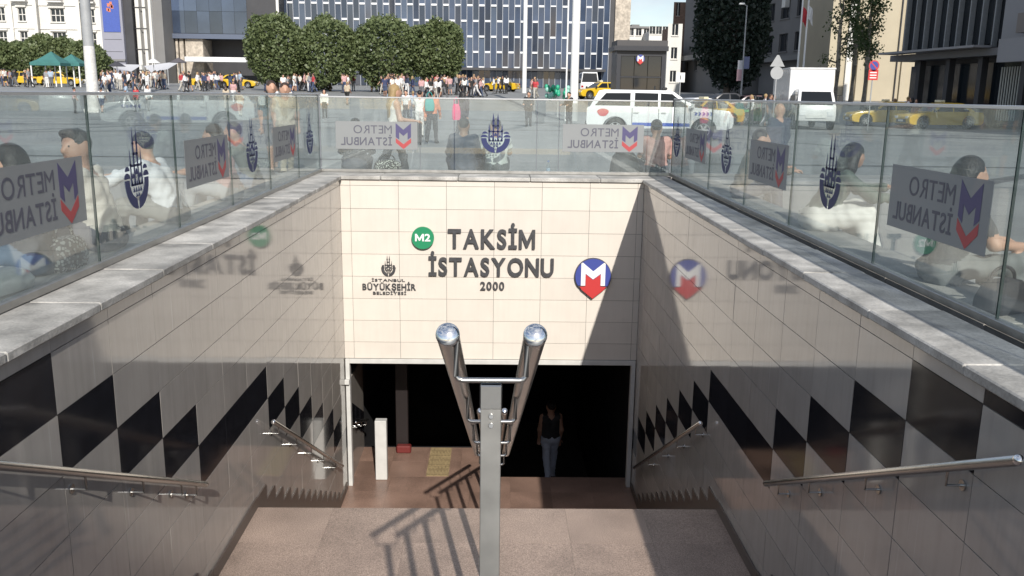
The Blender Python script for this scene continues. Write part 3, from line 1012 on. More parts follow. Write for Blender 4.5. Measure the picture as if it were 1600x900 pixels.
class Blob:
    """smooth union of tapered limbs and ellipsoids, each carrying a surface tag"""
    def __init__(s): s.p = []
    def limb(s, a, b, ra, rb, tag_): s.p.append(('c', np.array(a, float), np.array(b, float), ra, rb, tag_))
    def ell(s, c, r_, tag_): s.p.append(('e', np.array(c, float), np.array(r_, float), 0, 0, tag_))
    def dist(s, P):
        out = []
        for k, a, b, ra, rb, _ in s.p:
            if k == 'c':
                ab = b-a; t = np.clip(((P-a)@ab)/max(ab@ab, 1e-9), 0, 1)
                out.append(np.linalg.norm(P-(a+t[:, None]*ab), axis=1) - (ra+(rb-ra)*t))
            else:
                q = (P-a)/b; l = np.linalg.norm(q, axis=1)
                out.append((l-1)*b.min()*np.where(l > 1e-6, 1, 1))
        return np.stack(out)
    def mesh(s, h, k=0.022):
        lo = np.min([np.minimum(a-(max(ra, rb) if t == 'c' else b), (b if t == 'c' else a)-(max(ra, rb) if t == 'c' else b)) for t, a, b, ra, rb, _ in s.p], axis=0)-2.5*h
        hi = np.max([np.maximum(a+(max(ra, rb) if t == 'c' else b), (b if t == 'c' else a)+(max(ra, rb) if t == 'c' else b)) for t, a, b, ra, rb, _ in s.p], axis=0)+2.5*h
        def f(P):
            d = s.dist(P)
            m_ = d.min(0)
            return m_ - k*np.log(np.exp(-(d-m_)/k).sum(0)) if k > 0 else m_
        V, F = surf_net(f, lo, hi, h)
        cen = V[F].mean(1)
        tg = np.array([p[5] for p in s.p])[s.dist(cen).argmin(0)]
        return V, F, tg

def rot2(v, a):
    c, s_ = math.cos(a), math.sin(a)
    return np.array([v[0]*c - v[1]*s_, v[0]*s_ + v[1]*c, v[2]])
def skel_stand(stride=0.0, lean=0.0, arms=(( .0, .1), (.0, .1))):
    """joint positions, facing +y. arms: (swing forward, elbow bend) for left(-x), right"""
    J = {}
    J['pel'] = np.array([0, 0, .93]); J['chest'] = np.array([0, .02+lean*.35, 1.28]); J['neck'] = np.array([0, lean*.5-.01, 1.43])
    J['head'] = np.array([0, lean*.6+.015, 1.575])
    for s_, nm in ((-1, 'l'), (1, 'r')):
        sw = stride*s_
        J['hip'+nm] = np.array([s_*.088, 0, .90])
        kn = J['hip'+nm] + .43*np.array([0, math.sin(sw)+.02, -math.cos(sw)])
        bend = sw - .12 - max(0, -sw)*.55
        an = kn + .42*np.array([0, math.sin(bend), -math.cos(bend)])
        J['kn'+nm] = kn; J['an'+nm] = an
        J['toe'+nm] = an + np.array([s_*.025, .15, -.045 if sw >= 0 else -.075])
        J['sh'+nm] = np.array([s_*.175, lean*.45, 1.385])
        a, e = arms[0 if s_ < 0 else 1]
        el = J['sh'+nm] + .285*np.array([s_*.13, math.sin(a), -math.cos(a)])
        wr = el + .25*np.array([-s_*.05, math.sin(a+e), -math.cos(a+e)])
        J['el'+nm] = el; J['wr'+nm] = wr
    zmin = min(J['anl'][2], J['anr'][2]) - .075
    for k in J: J[k] = J[k] - np.array([0, 0, zmin])
    return J
def skel_sit(lean=0.1, drop=0.30, arms=((.5, .9), (.5, .9)), spread=.10, kneef=.42, armside=0.12):
    """seat surface at z=0, feet on the ground at -drop"""
    J = {}
    J['pel'] = np.array([0, 0, .10])
    J['chest'] = np.array([0, .04+math.sin(lean)*.35, .10+math.cos(lean)*.36])
    J['neck'] = J['chest'] + np.array([0, math.sin(lean)*.16, math.cos(lean)*.155])
    J['head'] = J['neck'] + np.array([0, .03+math.sin(lean)*.10, .145])
    for s_, nm in ((-1, 'l'), (1, 'r')):
        J['hip'+nm] = np.array([s_*.09, .03, .10])
        J['kn'+nm] = np.array([s_*(.09+spread), kneef, .17])
        J['an'+nm] = np.array([s_*(.09+spread*.8), kneef+.04, -drop+.075])
        J['toe'+nm] = J['an'+nm] + np.array([s_*.03, .15, -.045])
        J['sh'+nm] = J['chest'] + np.array([s_*.175, math.sin(lean)*.10, .10])
        a, e = arms[0 if s_ < 0 else 1]
        J['el'+nm] = J['sh'+nm] + .285*np.array([s_*armside*2, math.sin(a), -math.cos(a)])
        J['wr'+nm] = J['el'+nm] + .25*np.array([-s_*armside*2, math.sin(a+e), -math.cos(a+e)])
    return J
def body(J, sleeve='short', legs='long', fat=1.0, headturn=0.0, hands=True, coarse=False, skirt=False):
    B = Blob(); f = fat
    SH, PA, SK, SO = 0, 1, 2, 3
    pel, ch, nk, hd = J['pel'], J['chest'], J['neck'], J['head']
    ax = np.array([1., 0, 0])
    for s_ in (-1, 1):
        B.limb(pel+ax*s_*.06, (pel*.55+ch*.45)+ax*s_*.055, .105*f, .098*f, SH)
        B.limb((pel*.6+ch*.4)+ax*s_*.055, ch+ax*s_*.075, .098*f, .110*f, SH)
        B.limb(ch+ax*s_*.07, ch+(nk-ch)*.62+ax*s_*.13, .098*f, .066, SH)
    B.limb(pel-np.array([0, .0, .02])-ax*.07, pel-np.array([0, 0, .02])+ax*.07, .112*f, .112*f, PA)
    B.limb(ch+(nk-ch)*.55, nk+(hd-nk)*.55, .062, .052, SK)
    # head
    def H(v): return hd + rot2(np.array(v, float), headturn)
    B.ell(hd+rot2(np.array([0, -.008, .02]), headturn), (.078, .096, .105), SK)
    B.ell(H((0, .028, -.055)), (.056, .062, .062), SK)
    if not coarse:
        B.limb(H((0, .085, .012)), H((0, .108, -.022)), .011, .016, SK)
        for s_ in (-1, 1):
            B.ell(H((s_*.077, -.01, -.01)), (.016, .026, .034), SK)
    for nm, s_ in (('l', -1), ('r', 1)):
        sh, el, wr = J['sh'+nm], J['el'+nm], J['wr'+nm]
        if sleeve == 'none':
            B.limb(sh, el, .046, .039, SK)
        elif sleeve == 'short':
            m_ = sh+(el-sh)*.62
            B.limb(sh, m_, .062*f, .060*f, SH); B.limb(m_, el, .045, .04, SK)
        else:
            B.limb(sh, el, .060*f, .052*f, SH)
        if sleeve == 'long':
            B.limb(el, el+(wr-el)*.93, .050*f, .040, SH)
            B.limb(el+(wr-el)*.93, wr, .03, .027, SK)
        else:
            B.limb(el, wr, .040, .027, SK)
        d = (wr-el)/max(np.linalg.norm(wr-el), 1e-6)
        if not hands or coarse:
            B.limb(wr, wr+d*.12, .03, .026, SK)
        hp, kn, an, to = J['hip'+nm], J['kn'+nm], J['an'+nm], J['toe'+nm]
        if legs == 'shorts':
            m_ = hp+(kn-hp)*.8
            B.limb(hp, m_, .092*f, .082, PA); B.limb(m_, kn, .062, .055, SK); B.limb(kn, an, .056, .038, SK)
        else:
            B.limb(hp, kn, .092*f, .070, PA); B.limb(kn, an, .066, .056, PA)
        B.limb(an-np.array([0, .03, .03]), to, .044, .036, SO)
    if skirt:
        km = (J['knl']+J['knr'])/2; am_ = (J['anl']+J['anr'])/2
        for k in range(5):
            t = (k-2)*.06
            B.limb(pel+ax*t, km+ax*t*1.5, .12, .10, PA); B.limb(km+ax*t*1.5, am_+ax*t*1.9+np.array([0, 0, .06]), .10, .12, PA)
    V, F, T = B.mesh(.036 if coarse else .0155, .02 if coarse else .016)
    if not coarse:
        # folds in the cloth
        fn = np.cross(V[F[:, 2]]-V[F[:, 0]], V[F[:, 3]]-V[F[:, 1]])
        vn = np.zeros_like(V); cl = np.zeros(len(V)); ct = np.zeros(len(V))
        for c in range(4):
            np.add.at(vn, F[:, c], fn); np.add.at(cl, F[:, c], (T < 2)*1.0); np.add.at(ct, F[:, c], 1.0)
        vn /= np.linalg.norm(vn, axis=1)[:, None]+1e-9
        ph = RNG.uniform(0, 6.28, 6)
        x, y, z = V.T
        wv = (np.sin(26*z+18*x+9*np.sin(7*y+ph[0])+ph[1]) + .8*np.sin(41*x-23*z+6*np.sin(11*z+ph[2])+ph[3]) + .6*np.sin(55*y+31*z+5*np.sin(9*x+ph[4])))
        V = V + vn*((cl/np.maximum(ct, 1))*.0065*wv*(.35+.65*np.sin(6*x+8*z+ph[5])**2))[:, None]
    if hands and not coarse:
        for nm, s_ in (('l', -1), ('r', 1)):
            v2, f2 = hand_mesh(J['wr'+nm], J['wr'+nm]-J['el'+nm], s_)
            F = np.concatenate([F, f2+len(V)]); V = np.concatenate([V, v2]); T = np.concatenate([T, np.full(len(f2), SK)])
    return V, F, T
def hand_mesh(wr, d, s_):
    """palm, four unequal curled fingers and a thumb leaving the side of the palm"""
    d = d/np.linalg.norm(d)
    side = np.cross(d, [0, 0, 1.]); 
    if np.linalg.norm(side) < .1: side = np.array([0, 1., 0])
    side /= np.linalg.norm(side)
    side = side*(1 if s_ > 0 else 1)
    nrm = np.cross(side, d)
    B = Blob()
    for k in (-1, -.33, .33, 1):
        B.limb(wr-d*.01+side*.012*k, wr+d*.082+side*.026*k, .016, .0125, 0)
    for k, ln_ in ((-1, .062), (-.33, .076), (.33, .080), (1, .070)):
        a = wr+d*.082+side*.028*k
        b = a+(d*.93-nrm*.36)*ln_*.52
        c = b+(d*.55-nrm*.83)*ln_*.48
        B.limb(a, b, .0095, .0088, 0); B.limb(b, c, .0088, .0075, 0)
    th = wr+d*.025+side*.026
    t2 = th+(side*.7+d*.62-nrm*.3)/1.0*.040
    B.limb(th, t2, .0135, .0105, 0); B.limb(t2, t2+(d*.85+side*.15-nrm*.45)*.032, .0105, .009, 0)
    V, F, _ = B.mesh(.0065, .004)
    return V, F
def head_hair(J, style, turn=0.0, coarse=False):
    hd = J['head']
    def H(v): return hd + rot2(np.array(v, float), turn)
    up = Blob(); up.ell(H((0, -.014, .030)), (.088, .103, .106), 0)
    if style in ('long', 'verylong'):
        e = -.22 if style == 'long' else -.46
        for s_ in (-1, 0, 1):
            up.limb(H((s_*.05, -.045, .02)), H((s_*.06, -.085, e*.5)), .058, .058, 0)
            up.limb(H((s_*.06, -.085, e*.5)), H((s_*.05, -.10, e)), .058, .03, 0)
    if style == 'quiff':
        up.limb(H((-.03, .05, .105)), H((.03, .075, .10)), .030, .027, 0)
    if style == 'bun':
        up.ell(H((0, -.12, .07)), (.05, .05, .05), 0)
    if style == 'scarf':
        up.limb(H((0, -.03, .0)), H((0, -.03, -.16)), .10, .13, 0)
    cut = Blob(); cut.ell(H((0, .085, -.035)), (.072, .085, .118), 0)
    h = .03 if coarse else .012
    lo = np.min([np.minimum(a, b if t == 'c' else a) for t, a, b, *_ in up.p], axis=0)-.16
    hi = np.max([np.maximum(a, b if t == 'c' else a) for t, a, b, *_ in up.p], axis=0)+.16
    nape = hd[2]-.065 if style in ('short', 'cap', 'bun', 'quiff') else -9
    def f(P):
        u = up.dist(P); m_ = u.min(0)
        u = m_ - .012*np.log(np.exp(-(u-m_)/.012).sum(0))
        r_ = np.maximum(u, -cut.dist(P).min(0))
        if nape > -8: r_ = np.maximum(r_, nape - P[:, 2] + (P@np.array([-math.sin(turn), math.cos(turn), 0]) - (hd@np.array([-math.sin(turn), math.cos(turn), 0])))*.75)
        return r_
    return surf_net(f, lo, hi, h)
def np_mesh(name, V, F, T=None, mats=()):
    me = bpy.data.meshes.new(name)
    me.from_pydata(V.tolist(), [], F.tolist())
    if T is not None: me.polygons.foreach_set('material_index', T.astype(np.int32))
    me.polygons.foreach_set('use_smooth', np.ones(len(F), bool))
    for m_ in mats: me.materials.append(m_)
    me.update()
    return me
def person(loc, rz, J, label, shirt, pants, skin=SKIN, shoes=(0.03, 0.03, 0.03), hair=HAIRB, style='short', group=None, turn=0.0, scale=1.0, **kw):
    V, F, T = body(J, headturn=turn, **kw)
    me = np_mesh('person', V, F, T, [cmat(shirt), cmat(pants), skin, cmat(shoes, .6, 'shoe')])
    o = link('person', me)
    o.location = loc; o.rotation_euler = (0, 0, rz); o.scale = (scale,)*3
    tag(o, label, 'person', group)
    if style != 'bald':
        hv, hf = head_hair(J, 'short' if style == 'cap' else style, turn, kw.get('coarse', False))
        link('hair', np_mesh('hair', hv, hf, None, [hair]), None, o)
    if not kw.get('coarse', False):
        hd = J['head']
        for s_ in (-1, 1):
            p = hd+rot2(np.array([s_*.032, .082, .012]), turn)
            link('eye', MB().sphere(p, (.0095, .006, .0065), 8, 6).mesh('eye', True), [HAIRB], o)
        p = hd+rot2(np.array([0, .088, -.068]), turn)
        link('mouth', MB().sphere(p, (.021, .006, .0045), 8, 6).mesh('mouth', True), [cmat((.27, .12, .095), .5, 'lip')], o)
    return o
SEATG = 'people sitting on the stone seats'
# --- along the left glass, backs to the stairs
J = skel_sit(.12, .30, ((.5, 1.0), (.4, 1.1)))
person((-3.14, 6.02, .30), R(90), J, 'seated person with dark hair behind the near left METRO panel', (.05, .055, .07), (.10, .14, .2), style='long', group=SEATG)
J = skel_sit(.16, .30, ((.7, 1.0), (.35, .75)))
pm = person((-3.10, 7.0, .30), R(96), J, 'man in cream T-shirt with dark quiff sitting in profile behind left glass', (.56, .52, .47), (.10, .10, .12), skin=SKIN2, group=SEATG, turn=R(58), scale=1.07, style='quiff')
def add_cap(o, J, turn, mt, drop=0.0):
    hd = J['head']
    mb = MB(); vs = []
    n, rg = 20, 7
    for i in range(rg+1):
        ph = (math.pi/2)*i/rg
        for k in range(n):
            t = 2*math.pi*k/n
            p = hd+rot2(np.array([.095*math.sin(ph)*math.cos(t), -.012+.112*math.sin(ph)*math.sin(t), .045+.098*math.cos(ph)]), turn)
            vs.append(p)
    mb.add(vs, [(i*n+k, (i+1)*n+k, (i+1)*n+(k+1) % n, i*n+(k+1) % n) for i in range(rg) for k in range(n)])
    cp = link('cap', mb.mesh('cap', True), [mt], o)
    pts = [(-.085, .05)] + [(.088*math.cos(R(a)), .075+.105*math.sin(R(a))) for a in range(180, -1, -15)] + [(.085, .05)]
    b = MB().prism(pts, lambda a, c, t: hd+rot2(np.array([a, c, .046+t-.25*max(0, c-.09)]), turn), 0, .008)
    link('brim', b.mesh('brim'), [mt], o)
def beard(o, J, turn, mt):
    hd = J['head']
    b = Blob(); 
    def H(v): return hd + rot2(np.array(v, float), turn)
    b.ell(H((0, .026, -.062)), (.061, .064, .060), 0)
    def f(P):
        d = b.dist(P).min(0)
        loc = (P-hd); fw = loc@np.array([-math.sin(turn), math.cos(turn), 0])
        return np.maximum(np.maximum(d, -.045-fw), loc[:, 2]+.040-.25*np.maximum(0, .05-fw))
    V, F = surf_net(f, hd-.16, hd+.16, .011)
    link('beard', np_mesh('beard', V, F, None, [mt]), None, o)
beard(pm, J, R(58), cmat((.06, .04, .032), .7, 'hair'))
J = skel_sit(.35, .30, ((1.1, .5), (1.2, .3)), armside=.2)
person((-3.12, 8.55, .30), R(82), J, 'person in a white long sleeved shirt leaning on the left stone seat', (.60, .61, .64), (.20, .20, .19), sleeve='long', group=SEATG, turn=R(-20))
J = skel_sit(.2, .30, ((.6, 1.0), (.6, 1.0)))
person((-3.10, 10.4, .30), R(88), J, 'person in a dusty pink top on the far part of the left seat', (.40, .24, .23), (.30, .31, .33), hair=HAIRBR, style='long', group=SEATG)
J = skel_sit(.3, .30, ((.9, .8), (.8, .8)))
person((-3.12, 11.5, .30), R(100), J, 'person in an olive jacket on left seat beside the pink top', (.13, .14, .12), (.12, .16, .24), sleeve='long', group=SEATG)
# --- far glass
J = skel_sit(.30, .30, ((.7, 1.1), (.7, 1.1)))
person((-2.28, 14.36, .30), 0.05, J, 'person in a navy jacket hunched on the far seat behind a METRO panel', (.028, .036, .07), (.05, .06, .09), sleeve='long', fat=1.22, group=SEATG, scale=.98)
J = skel_sit(.14, .30, ((.5, 1.1), (.5, 1.1)), spread=.16)
person((-.53, 14.36, .30), -.08, J, 'man in a dark denim shirt sitting left of the blue crest', (.035, .05, .085), (.06, .075, .12), sleeve='long', fat=1.2, skin=SKIN2, group=SEATG)
J = skel_sit(.26, .30, ((.5, 1.0), (.6, .9)))
person((.02, 14.38, .30), .1, J, 'person in a white T-shirt sitting behind the blue crest', (.62, .62, .60), (.08, .09, .10), group=SEATG, fat=1.15, turn=.2)
J = skel_sit(.14, .30, ((.4, 1.1), (.4, 1.1)))
pk = person((2.62, 14.36, .30), -.05, J, 'person in a salmon pink shirt and dark cap at the far right corner', (.58, .32, .28), (.13, .13, .15), sleeve='short', fat=1.14, group=SEATG, hair=HAIRB)
add_cap(pk, J, math.pi, cmat((.05, .055, .07)))
# --- right glass
J = skel_sit(.42, .30, ((1.0, .7), (.9, .6)), armside=.2)
person((3.16, 8.55, .30), R(-96), J, 'woman in a dark green top and white skirt on the right seat', (.07, .095, .08), (.62, .60, .57), sleeve='long', style='long', group=SEATG, fat=1.04, skirt=True, turn=R(25))
J = skel_sit(.12, .30, ((.5, 1.0), (.5, 1.0)))
person((3.14, 6.02, .30), R(-90), J, 'dark haired person sitting behind the near right METRO panel', (.06, .065, .07), (.16, .17, .17), style='long', group=SEATG)
J = skel_sit(.25, .30, ((.9, 1.2), (1.0, 1.2)))
person((3.24, 4.60, .30), R(-75), J, 'person in a grey top holding a phone at right frame edge', (.12, .13, .15), (.05, .055, .06), sleeve='long', group=SEATG, fat=1.1, turn=R(30))
J = skel_sit(.25, .30, ((.8, .9), (.7, 1.0)))
person((3.14, 11.2, .30), R(-92), J, 'person in a brown jacket on the far part of the right seat', (.16, .13, .10), (.06, .06, .08), sleeve='long', group=SEATG)
J = skel_stand(.0, .02, ((.05, .2), (.05, .2)))
person((4.35, 13.6, 0), R(25), J, 'balding man in a navy jacket standing behind the right glass', (.03, .04, .075), (.05, .055, .07), sleeve='long', style='bald', fat=1.15, scale=.86, turn=R(-20))
# bags on the seats
def bag(loc, rz, size, mt, label, name='bag', cat='bag', strap=True):
    a, b, c = size
    mb = MB()
    prof = [(.0, .82), (.12, 1.0), (.45, 1.02), (.8, .88), (1.0, .62)]
    n = 20; vs = []
    for t, s_ in prof:
        for k in range(n):
            an = 2*math.pi*k/n
            ca, sa = math.cos(an), math.sin(an)
            e = .55
            x = a/2*s_*math.copysign(abs(ca)**e, ca); y = b/2*s_*math.copysign(abs(sa)**e, sa)
            vs.append((x*(1+.05*math.sin(3*an+t*5)), y*(1+.06*math.cos(2*an+t*4)), c*t))
    fs = [(i*n+k, i*n+(k+1) % n, (i+1)*n+(k+1) % n, (i+1)*n+k) for i in range(len(prof)-1) for k in range(n)]
    fs += [tuple(range(n-1, -1, -1)), tuple(range((len(prof)-1)*n, len(prof)*n))]
    mb.add(vs, fs)
    root = mb.build(name, mt, None, smooth=True)
    root.location = loc; root.rotation_euler = (0, 0, rz)
    tag(root, label, cat)
    if strap:
        pts = [(a*.3*math.cos(t), b*.1, c*.98 + c*.42*math.sin(t)) for t in np.linspace(math.pi, 0, 10)]
        MB().tube(pts, .011, 6).build('strap', mt, root, smooth=True)
    return root
leop = bpy.data.materials.new('spotted_cloth'); leop.use_nodes = True
_t = leop.node_tree; _v = _t.nodes.new('ShaderNodeTexVoronoi'); _v.inputs['Scale'].default_value = 38
_r = _t.nodes.new('ShaderNodeValToRGB'); _r.color_ramp.interpolation = 'CONSTANT'
_r.color_ramp.elements[0].color = (.62, .60, .55, 1); _r.color_ramp.elements[1].color = (.06, .05, .05, 1); _r.color_ramp.elements[1].position = .42
_c = _t.nodes.new('ShaderNodeTexCoord'); _t.links.new(_c.outputs['Object'], _v.inputs['Vector'])
_t.links.new(_v.outputs['Distance'], _r.inputs[0]); _t.links.new(_r.outputs[0], _t.nodes['Principled BSDF'].inputs['Base Color'])
bag((-3.02, 6.16, .30), R(80), (.34, .16, .23), leop, 'black and white patterned handbag on the left stone seat')
bag((2.1, 14.34, .30), .1, (.46, .26, .36), cmat((.03, .033, .04)), 'dark grey bag on the far seat beside the pink shirt')
bag((3.08, 5.12, .30), .4, (.36, .18, .2), cmat((.035, .035, .04)), 'small black bag with a strap on the near right seat')
bag((-3.1, 5.35, .30), R(80), (.5, .3, .15), cmat((.62, .62, .60)), 'folded white jacket on the near left seat', 'folded_jacket', 'jacket', False)
bag((-1.75, 14.34, .30), .4, (.44, .26, .20), leop, 'spotted grey bag on the far seat beside the navy jacket')

def bottle(loc, label):
    root = MB().lathe([(.0, 0), (.030, 0), (.033, .01), (.033, .12), (.028, .15), (.013, .18), (.013, .20)], (0, 0, 0), 'z', 14).build('water_bottle', glass_mat('clear_plastic', (.86, .9, .93), .12), None, smooth=True)
    root.location = loc; tag(root, label, 'bottle')
    MB().lathe([(0, .222), (.016, .222), (.016, .198), (0, .198)], (0, 0, 0), 'z', 12).build('bottle_cap', cmat((.10, .2, .5), .4, 'plastic'), root)
    MB().lathe([(.0335, .05), (.0338, .05), (.0338, .10), (.0335, .10)], (0, 0, 0), 'z', 14).build('bottle_label', cmat((.45, .55, .7), .5, 'plastic'), root)
bottle((.86, 14.32, .30), 'small clear water bottle on the far seat')
def paper(loc, rz, label):
    vs = []
    for i in range(5):
        for j in range(5): vs.append((.05*i, .04*j, .012+.018*random.random()))
    root = MB().add(vs, [(i*5+j, (i+1)*5+j, (i+1)*5+j+1, i*5+j+1) for i in range(4) for j in range(4)]).build('crumpled_paper', M['whitep'])
    root.location = loc; root.rotation_euler = (0, 0, rz); tag(root, label, 'paper')
paper((1.75, 14.2, .302), .4, 'crumpled white paper on the far seat left of the dark bag')

# --- people standing and walking on the square
J = skel_stand(.30, .03, ((.15, 1.35), (.2, 1.3)))
person((-1.78, 15.6, 0), R(-70), J, 'woman with long blond hair and white top walking behind far glass', (.66, .63, .58), (.035, .04, .05), sleeve='none', hair=HAIRBL, style='verylong', scale=1.0)
J = skel_stand(.18, .0, ((.2, .4), (-.2, .3)))
person((-4.28, 17.2, 0), R(-150), J, 'man in a teal shirt and shorts walking left of far glass corner', (.06, .12, .15), (.14, .15, .17), legs='shorts', hair=HAIRBR, scale=1.02)
person((-3.98, 17.0, 0), R(-160), J, 'person in a beige outfit walking beside the teal shirt', (.42, .37, .28), (.40, .36, .28), hair=HAIRBR, style='bun', scale=1.0)
J = skel_stand(.34, .03, ((-.35, .25), (.4, .3)))
person((-2.02, 28.3, 0), R(-8), J, 'woman in an orange jacket walking away with a turquoise backpack', (.60, .20, .10), (.02, .022, .028), sleeve='long', hair=HAIRBR, style='bun', scale=.98)
J = skel_stand(.36, .03, ((.3, .3), (-.3, .3)))
person((-1.1, 29.6, 0), R(-20), J, 'woman in dark clothes walking away carrying a pink bag', (.035, .03, .045), (.03, .03, .04), sleeve='long', style='long', scale=.98)
J = skel_stand(.15, .06, ((.55, .9), (.55, .9)))
person((-2.75, 32.4, 0), R(10), J, 'person in white top pushing a dark stroller', (.66, .64, .62), (.58, .56, .54), style='short', scale=.97)
J = skel_stand(.12, 0, ((.1, .2), (.1, .2)))
person((-4.75, 47.5, 0), R(160), J, 'distant walker in a white top alone on the square', (.64, .64, .64), (.05, .05, .06))
J = skel_stand(.05, .02, ((.3, 1.2), (.3, 1.2)))
person((1.65, 45, 0), R(170), J, 'person in a dark jacket standing alone before the glass facade', (.03, .035, .04), (.04, .04, .045), sleeve='long', fat=1.35)
person((3.6, 44, 0), R(140), J, 'person in dark clothes standing beside the thick white mast', (.03, .03, .035), (.05, .05, .06), sleeve='long')
bag((-2.08, 28.12, 1.02), 0, (.30, .17, .42), cmat((.02, .30, .29)), 'turquoise backpack on the back of the orange jacket', 'backpack', 'backpack')
bag((-1.30, 29.4, .72), .1, (.28, .14, .52), cmat((.60, .06, .17)), 'pink shoulder bag carried by the woman in dark clothes', 'shoulder_bag', 'bag')
# suitcase
sc_ = MB().box((-.21, -.13, .06), (.21, .13, .70)).build('suitcase', cmat((.03, .03, .035)), None, bevel=.03, seg=2)
sc_.location = (-2.5, 27.6, 0); tag(sc_, 'black rolling suitcase pulled by the orange jacket', 'suitcase')
MB().tube([(-.09, .1, .70), (-.09, .16, 1.0), (.09, .16, 1.0), (.09, .1, .70)], .012, 8).build('handle', M['steel'], sc_)
for x in (-.17, .17):
    MB().lathe([(0, -.02), (.055, -.02), (.055, .02), (0, .02)], (x, .08, .056), 'x', 12).build('wheel', TYRE, sc_)
# stroller
st = empty('stroller', (-2.82, 33.3, 0), R(6)); tag(st, 'dark stroller on the square pushed by the white top', 'stroller')
mb = MB(); mb.prism([(-.25, .45), (.30, .40), (.42, .55), (.30, .62), (.05, .55), (-.20, .98), (-.34, .92)], lambda a, b, t: (t, a, b), -.22, .22)
mb.build('seat', cmat((.03, .035, .05)), st, bevel=.02)
hood = MB().prism(arcpts(-.12, .82, .34, .32, 150, 20, 8)+[(-.12, .82)], lambda a, b, t: (t, a, b), -.235, .235)
hood.build('hood', cmat((.05, .055, .075)), st)
MB().tube([(-.2, -.3, .5), (-.2, -.62, 1.02), (.2, -.62, 1.02), (.2, -.3, .5)], .014, 8).build('handle', M['steel'], st)
MB().tube([(-.2, -.34, .12), (-.2, .1, .45), (-.2, .38, .12)], .013, 8).tube([(.2, -.34, .12), (.2, .1, .45), (.2, .38, .12)], .013, 8).build('frame', M['steel'], st)
for x in (-.22, .22):
    for y in (-.34, .38):
        MB().lathe([(.03, -.02), (.115, -.02), (.115, .02), (.03, .02)], (x, y, .117), 'x', 14).build('wheel', TYRE, st)
# the woman on the hall stairs
J = skel_stand(.26, .0, ((.15, .3), (-.1, .5)))
person((1.13, 16.1, ZB-.17*7), R(8), J, 'person in a black top and blue jeans walking down the hall stairs', (.02, .02, .024), (.48, .53, .64), sleeve='none', style='bun')

# --- the crowd far across the square
def crowd():
    variants = []
    for k, (sx, sl) in enumerate([(.0, 'short'), (.3, 'long'), (-.3, 'short'), (.12, 'long'), (-.15, 'short'), (.35, 'short')]):
        J = skel_stand(sx, .02, ((sx, .3), (-sx, .5)))
        V, F, T = body(J, sleeve=sl, coarse=True, hands=False, fat=random.uniform(1.0, 1.2), legs='shorts' if k == 4 else 'long')
        me = np_mesh('pedestrian', V, F, T, [cmat((.5, .5, .5)), cmat((.1, .1, .1)), SKIN, cmat((.03,)*3, .6, 'shoe')])
        hv, hf = head_hair(J, 'long' if k in (1, 3) else 'short', 0, True)
        variants.append((me, np_mesh('hair', hv, hf, None, [HAIRB])))
    tops = [('white', (.68, .68, .68)), ('black', (.02, .02, .025)), ('red', (.42, .04, .05)), ('pale blue', (.32, .40, .50)), ('navy', (.03, .04, .10)),
            ('grey', (.25, .25, .26)), ('white', (.66, .64, .6)), ('pink', (.50, .30, .30)), ('black', (.03, .03, .03)), ('beige', (.48, .40, .3)), ('black', (.02, .02, .02)), ('white', (.7, .7, .7)), ('navy', (.03, .04, .08)), ('white', (.7, .7, .7))]
    bots = [('dark', (.03, .03, .035)), ('blue', (.05, .07, .13)), ('beige', (.4, .38, .34)), ('black', (.02, .02, .02)), ('grey', (.12, .12, .13)), ('white', (.6, .6, .6))]
    spots = []
    for _ in range(105): spots.append((random.uniform(440, 775), random.uniform(76, 98), 'under the round trees'))
    for _ in range(72): spots.append((random.uniform(165, 395), random.uniform(76, 100), 'before the white awnings'))
    for _ in range(14): spots.append((random.uniform(0, 140), random.uniform(84, 96), 'near the green tents'))
    for _ in range(14): spots.append((random.uniform(1150, 1585), random.uniform(46, 62), 'along the shaded street'))
    for _ in range(9): spots.append((random.uniform(745, 960), random.uniform(72, 100), 'before the glass facade'))
    for _ in range(16): spots.append((random.uniform(90, 760), random.uniform(42, 72), 'out on the open square'))
    for i in range(len(spots)):      # people drift together in small groups
        if i % 4 and spots[i][2][0] != 'o' and spots[i][2] == spots[i-1][2]:
            spots[i] = (spots[i-1][0]+random.choice((-1, 1))*random.uniform(4, 9), spots[i-1][1]+random.uniform(-1.2, 1.2), spots[i][2])
    for px, Y, where in spots:
        k = random.randrange(len(variants)); me, hm = variants[k]
        tn, tcx = random.choice(tops); bn, bcx = random.choice(bots)
        o = link('pedestrian', me)
        o.location = (wx(px, Y), Y, gz(Y)); o.rotation_euler = (0, 0, random.uniform(0, 6.28))
        s_ = random.uniform(.93, 1.07); o.scale = (s_, s_, s_)
        for i, m_ in ((0, cmat(tcx)), (1, cmat(bcx)), (2, random.choice([SKIN, SKIN2]))):
            o.material_slots[i].link = 'OBJECT'; o.material_slots[i].material = m_
        h = link('hair', hm, None, o)
        h.material_slots[0].link = 'OBJECT'; h.material_slots[0].material = random.choice([HAIRB, HAIRB, HAIRBR, HAIRBL])
        tag(o, 'small pedestrian in %s top and %s trousers %s' % (tn, bn, where), 'person', 'pedestrians %s in %s tops and %s trousers' % (where, tn, bn))
crowd()

